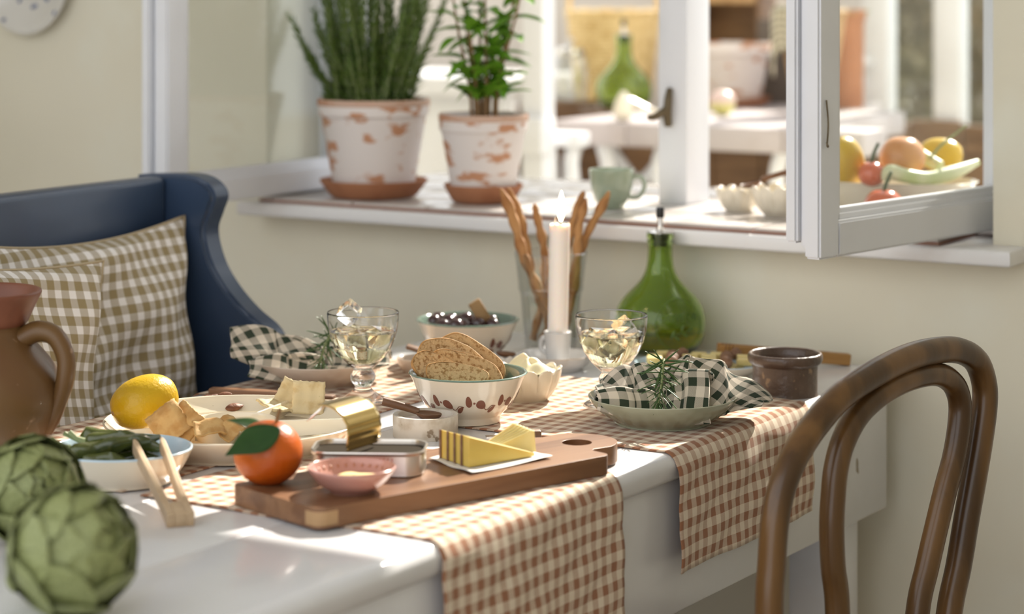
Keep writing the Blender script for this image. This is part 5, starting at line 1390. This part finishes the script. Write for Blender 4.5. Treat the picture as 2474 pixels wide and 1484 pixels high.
tag(o, 'pale green leek curving over the rim of the fruit bowl', 'leek', 'leeks in the fruit bowl')
o = tube('leek_stalk', [at(2155, 343, 3.542), at(2195, 350, 3.542), at(2228, 376, 3.532), at(2272, 402, 3.505)], [.0050, .0080, .0095, .0085], m_fennel, None, seg=12, sm=5)
tag(o, 'pale leek leaning between the onion and the lying lemon', 'leek', 'leeks in the fruit bowl')
o = tube('dry_stalk', [at(2246, 384, 3.500), at(2275, 350, 3.500), at(2335, 303, 3.500)], [.0026, .0022, .0014], m_rosestem, None, seg=6, sm=4); tag(o, 'thin dry stalk sticking up from the fruit bowl', 'stalk')

# ------------------------------------------------------------------ faience plate hanging on the wall
u0 = 85; k_ = (u0 - CX)/F; y0 = WL0/(C_ + S_*k_)
pc = Vector((k_*y0, y0, H - 23*y0/F)) - Vector((S_, C_, 0))*.012
hp = thing('wall_plate', 'white faience plate with blue sprigs hanging on the wall', 'plate', pc, rot=(R(90), 0, RZ))
lathe('plate', [(0, -.010), (.045, -.010), (.060, -.006), (.086, .008), (.0985, .013), (.0985, .015), (.085, .0105), (.060, -.003), (.045, -.0065), (0, -.0065)], m_plate, hp, seg=72, sm=2)
for k, (x, y, a, l) in enumerate(((-.030, -.042, 60, .007), (.004, -.052, 20, .008), (.034, -.040, -50, .009), (-.006, -.030, 80, .005), (.016, -.028, 10, .005), (-.018, -.024, -30, .005), (.030, -.024, 40, .006), (-.05, -.075, 10, .006), (.068, -.062, 60, .005))):
    rad = math.hypot(x, y); z = -.0058 if rad < .058 else -.0025 + (rad - .060)*.52
    finish('blue_sprig', prism_me([(x + l*math.cos(t)*math.cos(R(a)) - l*.45*math.sin(t)*math.sin(R(a)), y + l*math.cos(t)*math.sin(R(a)) + l*.45*math.sin(t)*math.cos(R(a))) for t in [2*math.pi*i/12 for i in range(12)]], z, z + .0012), m_blueprint, hp)

# ------------------------------------------------------------------ things on the garden table
GZ = .9716
oil_bottle('round green glass oil bottle standing on the garden table outside', g(1507, 263, GZ), R(150), False)
jr = thing('storage_jar', 'clear glass jar with a metal lid on the garden table', 'jar', g(1378, 256, GZ) + Vector((0, 0, .013)))
lathe('glass', [(0, 0), (.036, 0), (.040, .004), (.041, .06), (.040, .095), (.033, .104), (.031, .108), (.029, .106), (.037, .094), (.038, .06), (.037, .006), (0, .004)], m_thin, jr, seg=40)
lathe('lid', [(0, .105), (.034, .105), (.035, .110), (.034, .120), (.020, .124), (.006, .126), (.006, .134), (.010, .140), (0, .146)], m_steel, jr, seg=36)
o = box('wooden_tray', (.125, .09, .012), (0, 0, .0062), m_crate, None, .002, g(1378, 256, GZ)); tag(o, 'dark brown wooden tray under the glass jar', 'tray')
def weave(n, amp, rows, hh):
    return lambda a, r, z: (r + amp*math.sin(n*a + (math.pi if int(z/hh*rows) % 2 else 0)), z)
def wicker(name, label, loc, r0, r1, hh, mat, rows=22):
    root = thing(name, label, 'basket', loc, group='wicker baskets on the garden table'); prof = [(.0001, .001)]
    for k in range(rows*3+1):
        t = k/(rows*3); prof.append(((r0 + (r1 - r0)*t) + .0022*abs(math.sin(math.pi*rows*t)), t*hh))
    prof += [(r1 - .006, hh - .001), (r0 - .005, .006), (.0001, .006)]
    lathe('weave', prof, mat, root, seg=120, mod=weave(30, .0014, rows, hh), angle=80)
    tube('braided_rim', [(r1*math.cos(a), r1*math.sin(a), hh + .0015*math.sin(12*a)) for a in [2*math.pi*k/72 for k in range(72)]], .0055, mat, root, seg=8, closed=True)
    return root
bk = wicker('wicker_basket', 'pale yellow wicker basket behind the outdoor green bottle', g(1482, 245, GZ), .088, .112, .215, m_wicker)
tube('basket_handle', [(-.108, 0, .20), (-.10, 0, .27), (-.05, 0, .33), (.05, 0, .33), (.10, 0, .27), (.108, 0, .20)], .006, m_wicker, bk, seg=8, sm=5)
wk = wicker('cone_basket', 'tall tan cone shaped wicker basket draped with a cloth', g(1962, 273, GZ), .036, .074, .225, m_cane)
def clothf(s, t):
    a = R(150 + 95*s); d = t
    if d < .15: rr_ = .050 + .010*d/.15; z = .195 + .040*d/.15
    elif d < .25: q = (d - .15)/.10; rr_ = .060 + .026*q; z = .235 + .006*math.sin(q*math.pi) - .003*q
    else: q = (d - .25)/.75; rr_ = .086 + .006*math.sin(q*2.2) - .006*q; z = .232 - q*(.105 + .035*math.sin(s*math.pi*1.6) + .02*math.sin(9*s))
    rr_ += .0035*(math.sin(s*14 + t*2) + .6)*(1 if d > .25 else 0)
    return (rr_*math.cos(a), rr_*math.sin(a), z)
o = grid('draped_cloth', clothf, 40, 30, m_gdn, None, uv=lambda s, t: (s*.20, t*.17), solid=.0015, loc=g(1962, 273, GZ)); tag(o, 'faded gingham cloth draped over the cone shaped basket', 'cloth')
tp_ = thing('garden_pot', 'wide worn terracotta pot in a red saucer on the garden table', 'plant pot', g(1762, 255, GZ))
lathe('pot', [(0, .010), (.070, .010), (.072, .014), (.092, .115), (.094, .120), (.100, .122), (.101, .143), (.099, .146), (.092, .146), (.088, .12), (.066, .02), (0, .016)], m_limepot, tp_, seg=48)
lathe('saucer', [(0, 0), (.082, 0), (.095, .015), (.097, .020), (.092, .020), (.080, .006), (0, .005)], m_terra, tp_, seg=48)
tt = thing('tall_pot', 'tall narrow terracotta pot with green tufts behind the casement', 'plant pot', g(2042, 262, GZ))
lathe('pot', [(0, 0), (.040, 0), (.042, .01), (.043, .20), (.047, .203), (.048, .225), (.043, .226), (.039, .21), (0, .205)], m_terra, tt, seg=40)
rr = random.Random(5)
for k in range(22):
    a = rr.uniform(0, 6.28); q = rr.uniform(0, .030); y = Vector((math.cos(a)*.7, math.sin(a)*.7, .6)).normalized(); x = y.cross(Vector((0, 0, 1))).normalized(); z = x.cross(y)
    link('leaf', LF[k % 3], tt, (q*math.cos(a), q*math.sin(a), .208), Matrix((x, y, z)).transposed().to_euler(), (.035, .035, .035))
tr = thing('turnip', 'pink and yellow turnip lying on the garden table', 'turnip', g(1745, 279, GZ))
lathe('root', [(0, 0), (.012, .002), (.024, .012), (.029, .027), (.026, .042), (.014, .052), (0, .055)], split_z('turnip_skin', (.66, .62, .22), (.66, .50, .46), .020, .034, .4), tr, seg=28, sm=3)
ga = thing('garlic_bulb', 'white garlic bulb with a long dry stalk on the garden table', 'garlic', g(1506, 292, GZ))
lathe('bulb', [(0, 0), (.013, .001), (.020, .010), (.021, .024), (.016, .042), (.008, .056), (.004, .062), (0, .062)], m_ivory, ga, seg=40, sm=3, mod=lambda a, r, z: (r*(1 + .07*math.cos(7*a)), z))
tube('stalk', [(.004, .005, .046), (.03, .006, .034), (.06, .004, .020), (.088, .002, .010)], [.008, .007, .006, .005], m_ivory, ga, seg=10, sm=4)
cr = room('shelf_crate', 'brown wooden box shelf standing behind the worn pot', 'crate')
kc = g(1770, 240, GZ); LC = kc.x*S_ + kc.y*C_; WC = -kc.x*C_ + kc.y*S_
LC = min(LC, 5.20)
rbox('back_board', WC - .10, WC + .10, LC + .025, LC + .035, GZ, GZ + .40, m_crate, cr, .001)
rbox('side_board', WC - .10, WC - .09, LC - .06, LC + .025, GZ, GZ + .40, m_crate, cr, .001); rbox('side_board', WC + .09, WC + .10, LC - .06, LC + .025, GZ, GZ + .40, m_crate, cr, .001)
rbox('shelf', WC - .09, WC + .09, LC - .065, LC + .025, GZ + .235, GZ + .33, m_cane, cr, .002)
rbox('bottom_board', WC - .09, WC + .09, LC - .06, LC + .025, GZ, GZ + .012, m_crate, cr, .001)
kc = g(1922, 262, GZ)
o = box('slate_board', (.17, .012, .20), (0, 0, .10), m_gray, None, .002, Vector((kc.x, kc.y + .16, GZ)), (R(-6), 0, RZ)); tag(o, 'dark grey board propped up behind the cone shaped basket', 'board')

# ------------------------------------------------------------------ put every empty at the base of its thing
bpy.context.view_layer.update()
for root in [o for o in col.objects if o.type == 'EMPTY' and o.parent is None and o.location.length < 1e-6]:
    pts = [c.matrix_world @ Vector(b) for c in root.children_recursive if c.type == 'MESH' for b in c.bound_box]
    if not pts: continue
    lo = Vector([min(p[i] for p in pts) for i in range(3)]); hi = Vector([max(p[i] for p in pts) for i in range(3)])
    base = Vector(((lo.x + hi.x)/2, (lo.y + hi.y)/2, lo.z)); d = root.rotation_euler.to_matrix().inverted() @ base
    root.location = base
    for c in root.children: c.location = c.location - d
bpy.context.view_layer.update()
